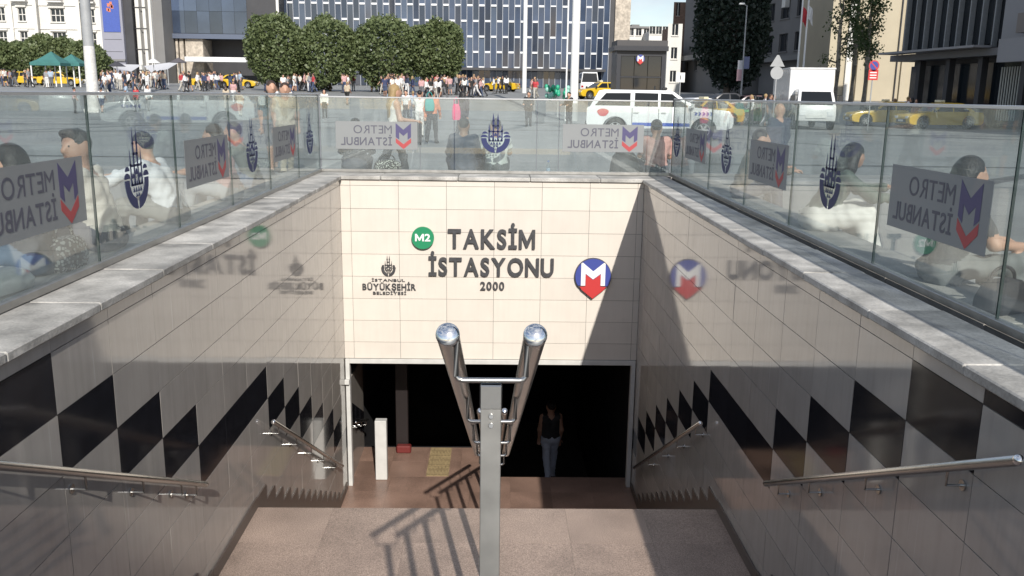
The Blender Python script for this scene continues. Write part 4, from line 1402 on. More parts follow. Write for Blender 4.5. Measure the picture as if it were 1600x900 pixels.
# ================================================================== vehicles
def vprism(poly, hw, z0=None, z1=None, hw1=None):
    """side outline (x,z) extruded across the car; half width may shrink with height"""
    def fn(a, b, t):
        if hw1 is None: w_ = hw
        else:
            k = min(1, max(0, (b-z0)/(z1-z0))); w_ = hw+(hw1-hw)*k
        return (a, t*w_, b)
    return MB().prism(poly, fn, -1, 1)
def wheel(root, x, y, r_, sgn, wd=.22):
    w_ = empty('wheel', (x, y, r_)); w_.parent = root
    MB().lathe([(r_*.62, -wd/2), (r_*.93, -wd/2), (r_, -wd*.36), (r_, wd*.36), (r_*.93, wd/2), (r_*.62, wd/2), (r_*.62, -wd/2)], (0, 0, 0), 'y', 24).build('tyre', TYRE, w_, smooth=True)
    mb = MB()
    yo = sgn*wd*.40
    mb.lathe([(r_*.63, yo-sgn*.09), (r_*.63, yo), (r_*.56, yo), (r_*.55, yo-sgn*.05)], (0, 0, 0), 'y', 24)
    for k in range(6):
        a = k*math.pi/3
        d = Vector((math.cos(a), 0, math.sin(a))); e = Vector((-math.sin(a), 0, math.cos(a)))
        p = [d*r_*.08-e*r_*.07, d*r_*.58-e*r_*.09, d*r_*.58+e*r_*.09, d*r_*.08+e*r_*.07]
        mb.add([q+Vector((0, yo-sgn*.02, 0)) for q in p]+[q+Vector((0, yo-sgn*.05, 0)) for q in p], [(0, 1, 2, 3), (7, 6, 5, 4), (0, 4, 5, 1), (2, 6, 7, 3)])
    mb.lathe([(0, yo), (r_*.13, yo), (r_*.13, yo-sgn*.06)], (0, 0, 0), 'y', 12)
    mb.lathe([(0, yo-sgn*.075), (r_*.6, yo-sgn*.075)], (0, 0, 0), 'y', 16, 1)
    mb.build('rim', [RIM, PLAST], w_)
def arch(cx, r_, zb, n=10):
    a0 = math.asin(max(-1, min(1, (zb-.36)/r_)))
    return [(cx+r_*math.cos(math.pi-a0-(math.pi-2*a0)*i/n), .36+r_*math.sin(math.pi-a0-(math.pi-2*a0)*i/n)) for i in range(n+1)]
LENS = mat('headlamp_lens', (.75, .76, .78), .1, spec=.8)
REDL = mat('tail_lamp_red', (.35, .01, .01), .2)
def car(name, label, loc, rz, paint, L=4.4, W=1.76, H=1.46, group=None, taxi=False, pickup=False, van=False, cat='car', scale=1.0):
    root = empty(name, loc, rz); root.scale = (scale,)*3
    tag(root, label, cat, group)
    pm_ = cmat(paint, .3, 'paint')
    hl = L/2; r_ = .385 if pickup else .325
    zb = .40 if pickup else .24
    wb = 1.61 if pickup else L*.305
    ra = r_*1.22
    bottom = [(-hl+.06, zb+.06), (-hl+.2, zb)]
    bottom += [(a, b) for a, b in arch(-wb, ra, zb)] + [(a, b) for a, b in arch(wb, ra, zb)]
    bottom += [(hl-.25, zb), (hl-.05, zb+.07)]
    if pickup:
        belt = 1.15; top = [(hl, .62), (hl-.02, .86), (hl-.14, 1.05), (hl-.35, 1.10), (1.25, 1.19), (-hl+.06, 1.17), (-hl, 1.10), (-hl, .58)]
        gh = [(1.32, 1.16), (.50, 1.74), (.30, 1.79), (-2.05, 1.80), (-2.25, 1.76), (-hl+.10, 1.16)]
        wins = [[(1.05, 1.20), (.44, 1.66), (.02, 1.68), (.02, 1.20)], [(-.07, 1.20), (-.07, 1.68), (-.92, 1.69), (-.92, 1.20)], [(-1.08, 1.22), (-1.08, 1.68), (-1.98, 1.67), (-2.38, 1.22)]]
        ztop = 1.80
    elif van:
        belt = 1.0; top = [(hl, .55), (hl-.04, .85), (hl-.5, 1.05), (hl-.75, 1.10), (-hl+.03, 1.10), (-hl, .6)]
        gh = [(hl-.80, 1.08), (hl-1.5, H-.05), (hl-1.75, H), (-hl+.3, H), (-hl+.05, 1.08)]
        wins = [[(hl-1.05, 1.13), (hl-1.55, H-.15), (hl-2.2, H-.13), (hl-2.2, 1.13)], [(hl-2.3, 1.13), (hl-2.3, H-.13), (-hl+.5, H-.13), (-hl+.3, 1.13)]]
        ztop = H
    else:
        belt = .92; top = [(hl, .5), (hl-.03, .68), (hl-.25, .80), (hl-1.15, .93), (-hl+.75, .98), (-hl+.08, .95), (-hl, .75), (-hl, .45)]
        gh = [(hl-1.25, .90), (hl-1.95, H-.05), (hl-2.25, H), (-hl+1.35, H-.01), (-hl+1.1, H-.06), (-hl+.45, .94)]
        wins = [[(hl-1.55, .97), (hl-2.05, H-.10), (hl-2.55, H-.085), (hl-2.55, .97)], [(hl-2.63, .97), (hl-2.63, H-.085), (-hl+1.3, H-.10), (-hl+.85, .99)]]
        ztop = H
    hwb = W/2
    vprism(bottom+top, hwb, .5, belt+.1, hwb*.96).build('body', pm_, root, smooth=True, bevel=.035, seg=2)
    vprism(gh, hwb*.94, belt, ztop, hwb*.76).build('cabin', pm_, root, smooth=True, bevel=.04, seg=2)
    def yat(z): return hwb*.94+(hwb*.76-hwb*.94)*min(1, max(0, (z-belt)/(ztop-belt)))
    for wpl in wins:
        for sg_ in (-1, 1):
            MB().prism(wpl, lambda a, b, t: (a, sg_*(yat(b)+t), b), -.02, .006).build('side_window', GLASSDARK, root)
    def screen(p, q, nm):
        (xa, za), (xb, zb_) = p, q
        d = Vector((xb-xa, 0, zb_-za)); nn = Vector((-d.z, 0, d.x)).normalized()
        if nm == 'windscreen': nn = -nn if nn.x < 0 else nn
        else: nn = -nn if nn.x > 0 else nn
        vs = []
        for off in (-.02, .006):
            for (t, e) in ((.12, -1), (.12, 1), (.9, 1), (.9, -1)):
                pp = Vector((xa, 0, za))+d*t
                vs.append((pp.x+nn.x*off, e*(yat(pp.z)-.07), pp.z+nn.z*off))
        MB().add(vs, [(0, 1, 2, 3), (7, 6, 5, 4), (0, 4, 5, 1), (1, 5, 6, 2), (2, 6, 7, 3), (3, 7, 4, 0)]).build(nm, GLASSDARK, root)
    screen(gh[0], gh[1], 'windscreen'); screen(gh[-1], gh[-2], 'rear_window')
    for x in (-wb, wb):
        for sg_ in (-1, 1): wheel(root, x, sg_*(hwb-.13), r_, sg_)
    hz = top[1][1]-.06
    for sg_ in (-1, 1):
        MB().box((hl-.16, sg_*hwb*.62-.15, hz-.06), (hl-.005 if not pickup else hl-.0, sg_*hwb*.62+.15, hz+.08)).build('headlight', LENS, root, bevel=.015)
        MB().box((-hl-.012, sg_*hwb*.78-.1, .72 if not pickup else .80), (-hl+.12, sg_*hwb*.78+.1, .90 if not pickup else 1.08)).build('tail_light', REDL, root, bevel=.01)
        MB().box((gh[0][0]-.22, sg_*(hwb+.10)-.07, belt+.02), (gh[0][0]-.08, sg_*(hwb+.10)+.07, belt+.18)).build('mirror', PLAST if not pickup else pm_, root, bevel=.02)
    MB().box((hl-.1, -hwb*.55, zb+.12), (hl+.012, hwb*.55, zb+.30)).build('grille', PLAST, root, bevel=.01)
    MB().box((-hl-.05, -hwb*.85, zb+.06), (-hl+.1, hwb*.85, zb+.26)).build('bumper', PLAST if pickup else pm_, root, bevel=.02)
    for x in (-hl-.056, hl+.013):
        MB().box((x, -.26, zb+.16), (x+.008, .26, zb+.27)).build('number_plate', cmat((.7, .7, .68), .5, 'plate'), root)
    if taxi:
        MB().box((-.15, -.28, ztop), (.15, .28, ztop+.14)).build('roof_sign', cmat((.6, .58, .45), .5, 'plastic'), root, bevel=.02)
    return root
pk_ = car('pickup_truck', 'white pickup truck with a canopy and blue side stripe on the square', (6.15, 33.6, 0), R(-9), (.72, .73, .74), 5.36, 1.86, 1.8, pickup=True, cat='pickup truck')
for sg_ in (-1, 1):
    MB().box((-.98, sg_*.938, .50), (1.10, sg_*.942, .62)).build('blue_stripe', cmat((.02, .07, .38), .4, 'stripe'), pk_)
    MB().box((-1.02, sg_*.90-.03, .40), (1.06, sg_*.90+.03, .45)).build('side_step', M['rail'], pk_, bevel=.01)
    for x in (-1.0, -.03, 1.12):
        MB().box((x-.007, sg_*.932, .48), (x+.007, sg_*.936, 1.14)).build('door_seam', PLAST, pk_)
    for x in (-.85, .15):
        MB().box((x-.09, sg_*.935-.02, .96), (x+.09, sg_*.935+.02, 1.0)).build('door_handle', M['rail'], pk_, bevel=.008)
    MB().prism([(-1.95+.21*math.cos(t*.4)*(1+.12*math.sin(3*t*.4)), (.97+.14*math.sin(t*.4))) for t in range(16)], lambda a, b, t: (a-.12, sg_*(.925+t), b), 0, .003).build('red_sticker', M['red'], pk_)
    for k in range(5):
        x = 1.25+.14*k
        MB().prism([(x, .93), (x+.07, .93), (x+.12, .99), (x+.07, 1.05), (x, 1.05), (x+.05, .99)], lambda a, b, t: (a, sg_*(.934+t), b-.02), 0, .003).build('blue_chevron', cmat((.02, .07, .38), .4, 'stripe'), pk_)
MB().box((.05, -.5, 1.80), (.25, .5, 1.90)).build('light_bar', PLAST, pk_, bevel=.03)
MB().tube([(-.2, 0, 1.8), (-.2, 0, 1.95)], .03, 8).build('roof_antenna', PLAST, pk_)
YEL = (.62, .40, .02)
def gcar(nm, label, px, Y, rz, paint, **k):
    return car(nm, label, (wx(px, Y), Y, gz(Y)), rz, paint, **k)
TG = 'yellow taxis round the square'
gcar('taxi', 'small yellow taxi in front of the glass facade', 781, 104, R(160), YEL, taxi=True, group=TG, cat='taxi')
gcar('taxi', 'yellow taxi just left of the dark metro kiosk', 937, 78, R(200), YEL, taxi=True, group=TG, cat='taxi')
gcar('taxi', 'yellow taxi in traffic right behind the pickup bonnet', 1100, 50, R(200), YEL, taxi=True, group=TG, cat='taxi')
gcar('taxi', 'yellow taxi under the left green tent', 97, 100, R(5), YEL, taxi=True, group=TG, cat='taxi')
gcar('taxi', 'yellow taxi left of the round trees beside the stone pier', 332, 103, R(0), YEL, taxi=True, group=TG, cat='taxi')
gcar('taxi', 'yellow taxi closest to the leftmost round tree', 372, 101, R(0), YEL, taxi=True, group=TG, cat='taxi')
gcar('taxi', 'yellow taxi added in place of a reflection in right glass below the no parking sign', 1385, 54, R(176), YEL, taxi=True, group=TG, cat='taxi')  # solid car added to stand in for a reflection in the glass
gcar('taxi', 'yellow taxi in shade seen through glass under the dark building', 1470, 50, R(185), YEL, taxi=True, group=TG, cat='taxi')
gcar('taxi', 'yellow taxi partly hidden at left end of the tents', 44, 102, R(0), YEL, taxi=True, group=TG, cat='taxi')
gcar('parked_car', 'white car behind the white square sign', 1083, 62, R(195), (.70, .70, .71))
gcar('parked_car', 'black car right of the white car in traffic', 1128, 68, R(185), (.02, .02, .025))
gcar('parked_car', 'dark red car behind the green taxi', 1168, 66, R(180), (.07, .025, .025))
gcar('taxi', 'bright green taxi left of the warning sign', 1192, 53, R(190), (.04, .30, .09), taxi=True, cat='taxi')
gcar('parked_car', 'white minibus left of the thick white mast', 917, 84, R(90), (.70, .70, .7), van=True, H=2.1, L=5.0, cat='minibus')
gcar('parked_car', 'silver car in shade near the dark building entrance', 1530, 56, R(180), (.35, .36, .37))
# box truck facing the square
tr = empty('box_truck', (wx(1268, 47), 47, 0), R(-98)); tag(tr, 'white box truck with a tall cargo body facing the square', 'truck')
wp = cmat((.74, .74, .74), .3, 'paint')
MB().box((-5.2, -1.14, .95), (-.1, 1.14, 3.15)).build('cargo_box', wp, tr, bevel=.03)
MB().box((-5.24, -1.17, 3.08), (-.06, 1.17, 3.17)).build('roof_trim', cmat((.6, .6, .6), .5, 'trim'), tr, bevel=.01)
MB().box((-5.22, -1.165, .93), (-.08, 1.165, 1.03)).build('lower_trim', cmat((.3, .3, .32), .5, 'trim'), tr, bevel=.01)
vprism([(0, .45), (1.55, .45), (1.62, .75), (1.55, 1.2), (1.1, 1.98), (.9, 2.06), (0, 2.08)], .98, 1.2, 2.1, .84).build('cab', wp, tr, smooth=True, bevel=.05, seg=2)
MB().add([(1.545, -.80, 1.28), (1.545, .80, 1.28), (1.16, .72, 1.93), (1.16, -.72, 1.93), (1.50, -.80, 1.25), (1.50, .80, 1.25), (1.1, .72, 1.90), (1.1, -.72, 1.90)], [(0, 1, 2, 3), (7, 6, 5, 4), (0, 4, 5, 1), (1, 5, 6, 2), (2, 6, 7, 3), (3, 7, 4, 0)]).build('windscreen', GLASSDARK, tr)
for s_ in (-1, 1):
    MB().prism([(.2, 1.25), (1.35, 1.25), (1.02, 1.9), (.2, 1.92)], lambda a, b, t: (a, s_*(.965-.155*max(0, (b-1.2)/.9)+t), b), 0, .02).build('side_window', GLASSDARK, tr)
    MB().box((1.56, s_*.7-.16, .72), (1.64, s_*.7+.16, .92)).build('headlight', LENS, tr, bevel=.01)
    MB().tube([(1.3, s_*.93, 1.75), (1.38, s_*1.2, 1.75), (1.38, s_*1.2, 1.4)], .025, 6).box((1.33, s_*1.2-.1, 1.3), (1.42, s_*1.2+.1, 1.72)).build('mirror', PLAST, tr)
    for x in (.85, -3.7): wheel(tr, x, s_*.9, .42, s_, .26)
MB().box((1.6, -.5, .6), (1.63, .5, .75)).build('number_plate', cmat((.7, .7, .68), .5, 'plate'), tr)
MB().box((-5.0, -.5, .55), (0, .5, .93)).build('chassis', PLAST, tr)

# ================================================================== trees
LEAF = leaf_mat('clipped_leaves', (.085, .125, .055), (.23, .27, .12))
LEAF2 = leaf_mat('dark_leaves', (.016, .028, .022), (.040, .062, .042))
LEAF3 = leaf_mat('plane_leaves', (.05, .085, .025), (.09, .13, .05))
BARK = mat('bark', (.10, .08, .065), .9, var=.3, vscale=6, bump=.5, bscale=14)
BARKP = mat('pale_bark', (.26, .23, .19), .9, var=.35, vscale=3, bump=.3, bscale=12)
def leaves(centers, size, rng, squash=.75):
    """one small bent leaf clump (two quads) at every point"""
    n = len(centers)
    d = rng.normal(size=(n, 3)); d /= np.linalg.norm(d, axis=1)[:, None]
    e = np.cross(d, rng.normal(size=(n, 3))); e /= np.linalg.norm(e, axis=1)[:, None]
    s_ = size*rng.uniform(.6, 1.35, (n, 1))
    a, b = d*s_, e*s_*squash
    c = np.cross(d, e)*s_*.35
    V = np.stack([centers-a, centers-b+c, centers+a, centers+b+c], 1).reshape(-1, 3)
    F = np.arange(4*n).reshape(n, 4)
    return V, F
def crown_points(rng, n, c, r_, lumps, shell=.6, sq=1.0):
    """points in an uneven, lumpy ellipsoid"""
    d = rng.normal(size=(n, 3)); d /= np.linalg.norm(d, axis=1)[:, None]
    L_ = rng.normal(size=(lumps, 3)); L_ /= np.linalg.norm(L_, axis=1)[:, None]
    amp = rng.uniform(-.13, .15, lumps)
    rad = 1 + (np.exp(-((1-d@L_.T)/.035))*amp).sum(1)
    # squarer, flat-bottomed outline for clipped crowns
    rad = rad/ (np.abs(d)**(2/sq)).sum(1)**(sq/2) if sq < 1 else rad
    rad = rad*(1+.045*np.abs(rng.normal(size=n)))
    t = rng.uniform(0, 1, n)**(1/3)
    t = shell + (1-shell)*t
    t = np.where(rng.random(n) < .08, rng.uniform(.3, .9, n), t)
    return np.array(c)+d*(rad*t)[:, None]*np.array(r_)
def tree(name, label, loc, trunk_h, c, r_, n, size, leafm, seed, trunk_r=.16, group=None, barkm=None, lumps=40, shell=.68, limbs=6, sq=1.0):
    rng = np.random.default_rng(seed)
    root = empty(name, loc); tag(root, label, 'tree', group)
    mb = MB()
    mb.tube([(0, 0, -.1), (.02, 0, .4), (-.03, .03, trunk_h*.6), (0, 0, trunk_h), (c[0]*.3, 0, c[2])], [trunk_r*1.35, trunk_r*1.05, trunk_r*.9, trunk_r*.8, trunk_r*.3], 10)
    for k in range(limbs):
        a = 2*math.pi*k/limbs+rng.uniform(-.3, .3)
        e = np.array([math.cos(a)*r_[0]*.7, math.sin(a)*r_[1]*.7, c[2]+rng.uniform(-.2, .5)*r_[2]])
        mb.tube([(0, 0, trunk_h*.9), (e[0]*.45, e[1]*.45, trunk_h+(e[2]-trunk_h)*.5), tuple(e)], [trunk_r*.5, trunk_r*.32, .03], 7)
    mb.build('trunk', barkm or BARK, root, smooth=True)
    P = crown_points(rng, n, c, r_, lumps, shell, sq)
    V, F = leaves(P, size, rng)
    link('crown', np_mesh('crown', V, F, None, [leafm]), None, root)
    return root
YT = 88
for k, (px, top, wpx, who) in enumerate([(434, 26, 84, 'leftmost round clipped tree of the four beside the glass facade'), (516, 29, 88, 'second round clipped tree from the left of the four'),
                                         (603, 28, 92, 'third round clipped tree from the left, the widest'), (684, 29, 72, 'rightmost round clipped tree of the four, slightly narrower')]):
    sc2 = 1370/ (YT*.985)
    base = gz(YT); zt = at(px, top, YT).z - base
    zb_ = at(px, 127, YT).z - base
    cz = (zt+zb_)/2; rz_ = (zt-zb_)/2
    tree('round_tree', who, (wx(px, YT+k*.4), YT+k*.4, base), zb_+.4, (0, 0, cz), (wpx/2/15.8*1.06, wpx/2/15.8, rz_), 9000, .155, LEAF, 50+k, .17, 'round clipped trees', lumps=110, shell=.62, sq=.90)
for k, px in enumerate((4, 38, 72, 106, 140, 164)):
    Y = 108+(k % 2)*1.5; base = gz(Y)
    zt = at(px, 60+5*math.sin(k*2.1)+ (30 if px > 150 else 0), Y).z-base
    tree('street_tree', ['bushy tree at left frame edge before the ornate building', 'bushy tree second from left frame edge', 'bushy tree above the left green tent', 'bushy tree behind the right green tent', 'bushy tree behind the fat grey pole', 'narrow bushy tree right of the fat grey pole'][k],
         (wx(px, Y), Y, base), 1.9, (0, 0, zt*.57), (2.1 if px < 150 else 1.1, 2.0, zt*.43), 4500, .17, LEAF, 80+k, .15, 'bushy trees at the left', lumps=45, shell=.6)
def dark_tree():
    Y = 84; base = gz(Y); px = 1135
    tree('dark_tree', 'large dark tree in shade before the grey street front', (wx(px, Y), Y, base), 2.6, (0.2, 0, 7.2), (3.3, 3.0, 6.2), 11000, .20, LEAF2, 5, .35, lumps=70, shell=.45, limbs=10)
dark_tree()
def bare_plane(px, Y, label, h, seed, n=900):
    rng = np.random.default_rng(seed); base = gz(Y)
    root = empty('plane_tree', (wx(px, Y), Y, base)); tag(root, label, 'tree', 'pruned plane trees')
    mb = MB(); tips = []
    mb.tube([(0, 0, -.1), (.05, 0, h*.3), (-.05, .05, h*.62), (.05, 0, h)], [.24, .19, .15, .06], 9)
    for k in range(9):
        z = h*(.38+.065*k); a = rng.uniform(0, 6.28); ln_ = rng.uniform(.5, 1.25)
        e = Vector((math.cos(a)*ln_, math.sin(a)*ln_*.6, z+rng.uniform(.2, .9)))
        m_ = Vector((e.x*.5, e.y*.5, z+.05))
        mb.tube([(0, 0, z-.1), m_, e], [.08, .07, .05], 6); mb.sphere(e, .11, 7, 5); tips += [e, m_]
    mb.build('trunk', BARKP, root, smooth=True)
    P = np.concatenate([np.array(e)+rng.normal(size=(n//len(tips), 3))*.30 for e in tips])
    V, F = leaves(P, .10, rng)
    link('crown', np_mesh('crown', V, F, None, [LEAF3]), None, root)
bare_plane(1305, 74, 'pruned plane tree with few leaves left of the cream wall', 9.5, 1, 700)
bare_plane(1330, 75, 'pruned plane tree with dense leafy tips before the cream wall', 11, 2, 2400)
bare_plane(1350, 72, 'leafy pruned plane tree right of the other two', 10.5, 3, 2600)

# ================================================================== buildings
class Face:
    """a facade plane: u along the wall, z up, t outwards"""
    def __init__(s, o, u, n): s.o = Vector(o); s.u = Vector(u).normalized(); s.n = Vector(n).normalized()
    def p(s, a, z, t=0): return s.o+s.u*a+s.n*t+Vector((0, 0, z))
    def box(s, a0, a1, z0, z1, t0, t1, mb=None):
        mb = mb or MB()
        return mb.add([s.p(a, z, t) for t in (t0, t1) for z in (z0, z1) for a in (a0, a1)],
                      [(0, 1, 3, 2), (5, 4, 6, 7), (0, 4, 5, 1), (2, 3, 7, 6), (0, 2, 6, 4), (1, 5, 7, 3)])
    def wall(s, a0, a1, z0, z1, holes, depth=.25, back=6.0):
        """front skin with real openings and their reveals, plus the block behind"""
        mb = MB()
        us = sorted({a0, a1} | {h[0] for h in holes} | {h[1] for h in holes})
        zs = sorted({z0, z1} | {h[2] for h in holes} | {h[3] for h in holes})
        for i in range(len(us)-1):
            for j in range(len(zs)-1):
                um, zm = (us[i]+us[i+1])/2, (zs[j]+zs[j+1])/2
                if any(h[0] < um < h[1] and h[2] < zm < h[3] for h in holes): continue
                mb.add([s.p(us[i], zs[j]), s.p(us[i+1], zs[j]), s.p(us[i+1], zs[j+1]), s.p(us[i], zs[j+1])], [(0, 1, 2, 3)])
        for h in holes:
            c = [(h[0], h[2]), (h[1], h[2]), (h[1], h[3]), (h[0], h[3])]
            for k in range(4):
                (ua, za), (ub, zb_) = c[k], c[(k+1) % 4]
                mb.add([s.p(ua, za), s.p(ub, zb_), s.p(ub, zb_, -depth), s.p(ua, za, -depth)], [(0, 1, 2, 3)])
        # sides, top and back
        for q in ([s.p(a0, z0), s.p(a0, z1), s.p(a0, z1, -back), s.p(a0, z0, -back)], [s.p(a1, z0), s.p(a1, z1), s.p(a1, z1, -back), s.p(a1, z0, -back)],
                  [s.p(a0, z1), s.p(a1, z1), s.p(a1, z1, -back), s.p(a0, z1, -back)], [s.p(a0, z0, -back), s.p(a1, z0, -back), s.p(a1, z1, -back), s.p(a0, z1, -back)]):
            mb.add(q, [(0, 1, 2, 3)])
        return mb
def windows(face, root, holes, glassm, framem, depth=.25, bars=(1, 1), sill=True, fw=.06):
    for h in holes:
        w_ = face.box(h[0], h[1], h[2], h[3], -depth-.03, -depth+.01).build('window', glassm, root)
        mb = MB()
        t0, t1 = -depth+.012, -depth+.06
        face.box(h[0], h[0]+fw, h[2], h[3], t0, t1, mb); face.box(h[1]-fw, h[1], h[2], h[3], t0, t1, mb)
        face.box(h[0]+fw, h[1]-fw, h[2], h[2]+fw, t0, t1, mb); face.box(h[0]+fw, h[1]-fw, h[3]-fw, h[3], t0, t1, mb)
        for k in range(bars[0]):
            u = h[0]+(h[1]-h[0])*(k+1)/(bars[0]+1); face.box(u-fw*.45, u+fw*.45, h[2]+fw, h[3]-fw, t0, t1-.005, mb)
        for k in range(bars[1]):
            z = h[2]+(h[3]-h[2])*(k+1)/(bars[1]+1); face.box(h[0]+fw, h[1]-fw, z-fw*.4, z+fw*.4, t0, t1-.01, mb)
        mb.build('frame', framem, w_)
        if sill: face.box(h[0]-.12, h[1]+.12, h[2]-.12, h[2]-.002, -.05, .14).build('sill', framem, w_)
def Z(px, py, Y): return at(px, py, Y).z
BW = mat('white_render', (.66, .645, .61), .85, var=.07, vscale=.5, streak=.08)
BG = mat('grey_render', (.19, .187, .185), .85, var=.08, vscale=.4)
BGD = mat('dark_grey_cladding', (.045, .045, .05), .5, var=.12, vscale=.5)
BB = mat('cream_render', (.44, .385, .285), .85, var=.06, vscale=.5)
BS = mat('rough_stone', (.44, .385, .32), .9, var=.25, vscale=1.6, bump=.5, bscale=4, speck=.15, sscale=3)
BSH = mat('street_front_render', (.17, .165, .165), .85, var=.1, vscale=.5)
BRK = mat('brick_brown', (.20, .13, .10), .9, var=.2, vscale=3)
WINB = mat('blue_window_glass', (.045, .062, .10), .05, spec=.9, var=.4, vscale=.12, rnd=.45)
WIN = mat('window_glass', (.022, .026, .032), .06, spec=.5)
CURT = mat('pale_blind', (.5, .5, .47), .9)

# --- glass facade of the cultural centre
def glass_hall():
    Y = 150; g = gz(Y)
    xa, xb = wx(436, Y), wx(948, Y)
    Lw = xb-xa; ht = 26
    f = Face((xa, Y, g), (1, 0, 0), (0, -1, 0))
    root = empty('glass_hall', (xa, Y, g)); tag(root, 'wide building with a blue glass grid facade behind the round trees', 'building')
    part('wall', f.box(0, Lw, 0, ht, -12, -.6), BGD, root)
    nb = 56; bw = Lw/nb
    rows = [0, 3.2, 8.1, 13.0, 17.9, 22.8, ht]
    pc = {}
    for i in range(nb):
        stag = 2.45 if i % 2 else 0
        for j in range(5):
            z0 = rows[j] + (stag if j else 0); z1 = min(rows[j+1]+stag, ht) if j < 4 else ht+1
            key = round(z1-z0, 2)
            if key not in pc:
                me = MB().box((.05, 0, .05), (bw-.05, .03, z1-z0-.05)).mesh('pane'); me.materials.append(WINB); pc[key] = me
            o = link('pane', pc[key], None, root)
            o.location = (bw*i, -.25, z0)
            o.rotation_euler = (random.gauss(0, R(.8)), 0, random.gauss(0, R(.9)))
    mm_ = MB().box((-.045, -.40, 0), (.045, -.16, ht)).mesh('mullion'); mm_.materials.append(cmat((.34, .36, .40), .4, 'metal'))
    for i in range(nb+1):
        o = link('mullion', mm_, None, root); o.location = (bw*i, 0, 0)
    sp = MB().box((.06, -.36, -.15), (bw-.06, -.2, .15)).mesh('spandrel'); sp.materials.append(cmat((.72, .73, .75), .4, 'metal'))
    for i in range(nb):
        stag = 2.45 if i % 2 else 0
        for j in range(1, 6):
            if j == 5 and stag: continue
            o = link('spandrel', sp, None, root); o.location = (bw*i, 0, rows[j]+stag)
    # white slab edge of the stone end piers, entrance canopy
    part('entrance_canopy', f.box(Lw*.36, Lw*.99, 2.7, 3.1, -.1, 2.2), BGD, root)
    part('stone_end', f.box(Lw+.9, Lw+3.4, 0, ht+1, -12, .4), BS, root)
    part('grey_end', f.box(-.2+Lw, Lw+.9, 0, ht, -12, .0), BGD, root)
    part('stone_end', f.box(-3.0, -.1, 0, ht, -12, .3), BG, root)
glass_hall()

# --- dark block with the big screen at its left
def screen_block():
    Y = 146; g = gz(Y)
    xa, xb = wx(266, Y), wx(441, Y)
    f = Face((xa, Y, g), (1, 0, 0), (0, -1, 0))
    W_ = xb-xa
    root = empty('screen_block', (xa, Y, g)); tag(root, 'dark block with a large reflective glass front above a stone pier', 'building')
    zlo = Z(350, 58, Y)-g
    part('upper_block', f.box(0, W_, zlo, 24, -14, 0), BGD, root)
    part('back_wall', f.box(.6, W_, 0, zlo, -14, -5), BGD, root)
    nx = 6
    gl0, gl1 = (wx(277, Y)-xa), (wx(392, Y)-xa)
    for i in range(nx):
        for j in range(4):
            a0 = gl0+(gl1-gl0)*i/nx; a1 = gl0+(gl1-gl0)*(i+1)/nx
            z0 = zlo+.5+j*3.4
            o = part('glass_panel', f.box(a0+.02, a1-.02, z0+.02, z0+3.38, .05, .12), WINB, root)
    part('edge_beam', f.box(-.1, W_+.1, zlo-.3, zlo+.45, -.2, .25), mat('steel_blue_cladding', (.10, .12, .17), .4), root)
    for a, b, m_ in ((278, 281.5, BS), (284, 290, BS), (293, 320, BS)):
        part('stone_pier', f.box(wx(a, Y)-xa, wx(b, Y)-xa, 0, zlo-.31, -5, -.4), m_, root)
    part('canopy', f.box(wx(306, Y)-xa, wx(400, Y)-xa, 3.3, 4.0, -1, 4.2), cmat((.75, .75, .75), .5, 'paint_flat'), root)
    part('floodlight', f.box(wx(335, Y)-xa, wx(343, Y)-xa, 7.2, 8.6, -4.8, -4.2), cmat((.5, .5, .5), .5, 'paint_flat'), root)
    part('white_edge', f.box(W_-.35, W_+.05, zlo+.46, 24, .0, .3), BW, root)
screen_block()

# --- grey building with white pipes, poster tower
def poster_tower():
    Y = 140; g = gz(Y)
    xa = wx(167, Y); W_ = wx(200, Y)-xa
    f = Face((xa, Y, g), (1, 0, 0), (0, -1, 0))
    root = empty('poster_tower', (xa, Y, g)); tag(root, 'narrow grey tower with a tall blue poster above the awnings', 'building')
    part('wall', f.box(0, W_, 0, 22, -9, 0), mat('lilac_grey_panel', (.27, .27, .32), .7, var=.06, vscale=.5), root)
    zt = Z(180, 50, Y)-g
    part('poster', f.box(.35, W_-.35, zt, 22, .02, .10), cmat((.06, .10, .36), .5, 'poster'), root)
    # loose painted figure on the poster
    mb = MB()
    for k in range(6):
        a = W_*.5+.35*math.cos(k*1.1); z = zt+3.6+.55*math.sin(k*1.3)
        f.box(a-.25, a+.12, z-.2, z+.28, .101, .11, mb)
    part('poster_print', mb, cmat((.55, .18, .10), .6, 'poster'), root)
    part('ledge', f.box(-.05, W_+.05, 3.2, 3.5, 0, .25), BG, root)
    for k in range(3):
        part('panel_joint', f.box(.3, W_-.3, 4.6+k*1.8, 4.66+k*1.8, .0, .02), BGD, root)
    part('side_return', f.box(W_, W_+1.3, 0, 22, -9, -.6), BGD, root)
poster_tower()
def pipe_building():
    Y = 142; g = gz(Y)
    xa = wx(205, Y); W_ = wx(262, Y)-xa
    f = Face((xa, Y, g), (1, 0, 0), (0, -1, 0))
    root = empty('pipe_building', (xa, Y, g)); tag(root, 'grey building with three white vertical pilasters left of dark block', 'building')
    holes = []
    for k in range(5):
        z = 2.5+k*3.1
        holes.append((W_*.20, W_*.27, z, z+1.9))
    part('wall', f.wall(0, W_, 0, 22, holes, .3, 10), BG, root)
    windows_parent = root
    for h in holes:
        part('window', f.box(h[0], h[1], h[2], h[3], -.33, -.29), WIN, root)
    for k, (a, b) in enumerate(((.33, .43), (.52, .60), (.68, .75))):
        part('pilaster', f.box(W_*a, W_*b, 0, 22, .01, .8), BW, root)
    for k in range(5):
        part('balcony_rail', f.box(W_*.30, W_*.62, 1.9+k*3.1, 2.0+k*3.1, .81, .95), BGD, root)
    part('air_unit', f.box(W_*.86, W_*.97, 14.0, 15.3, .0, .5), BW, root)
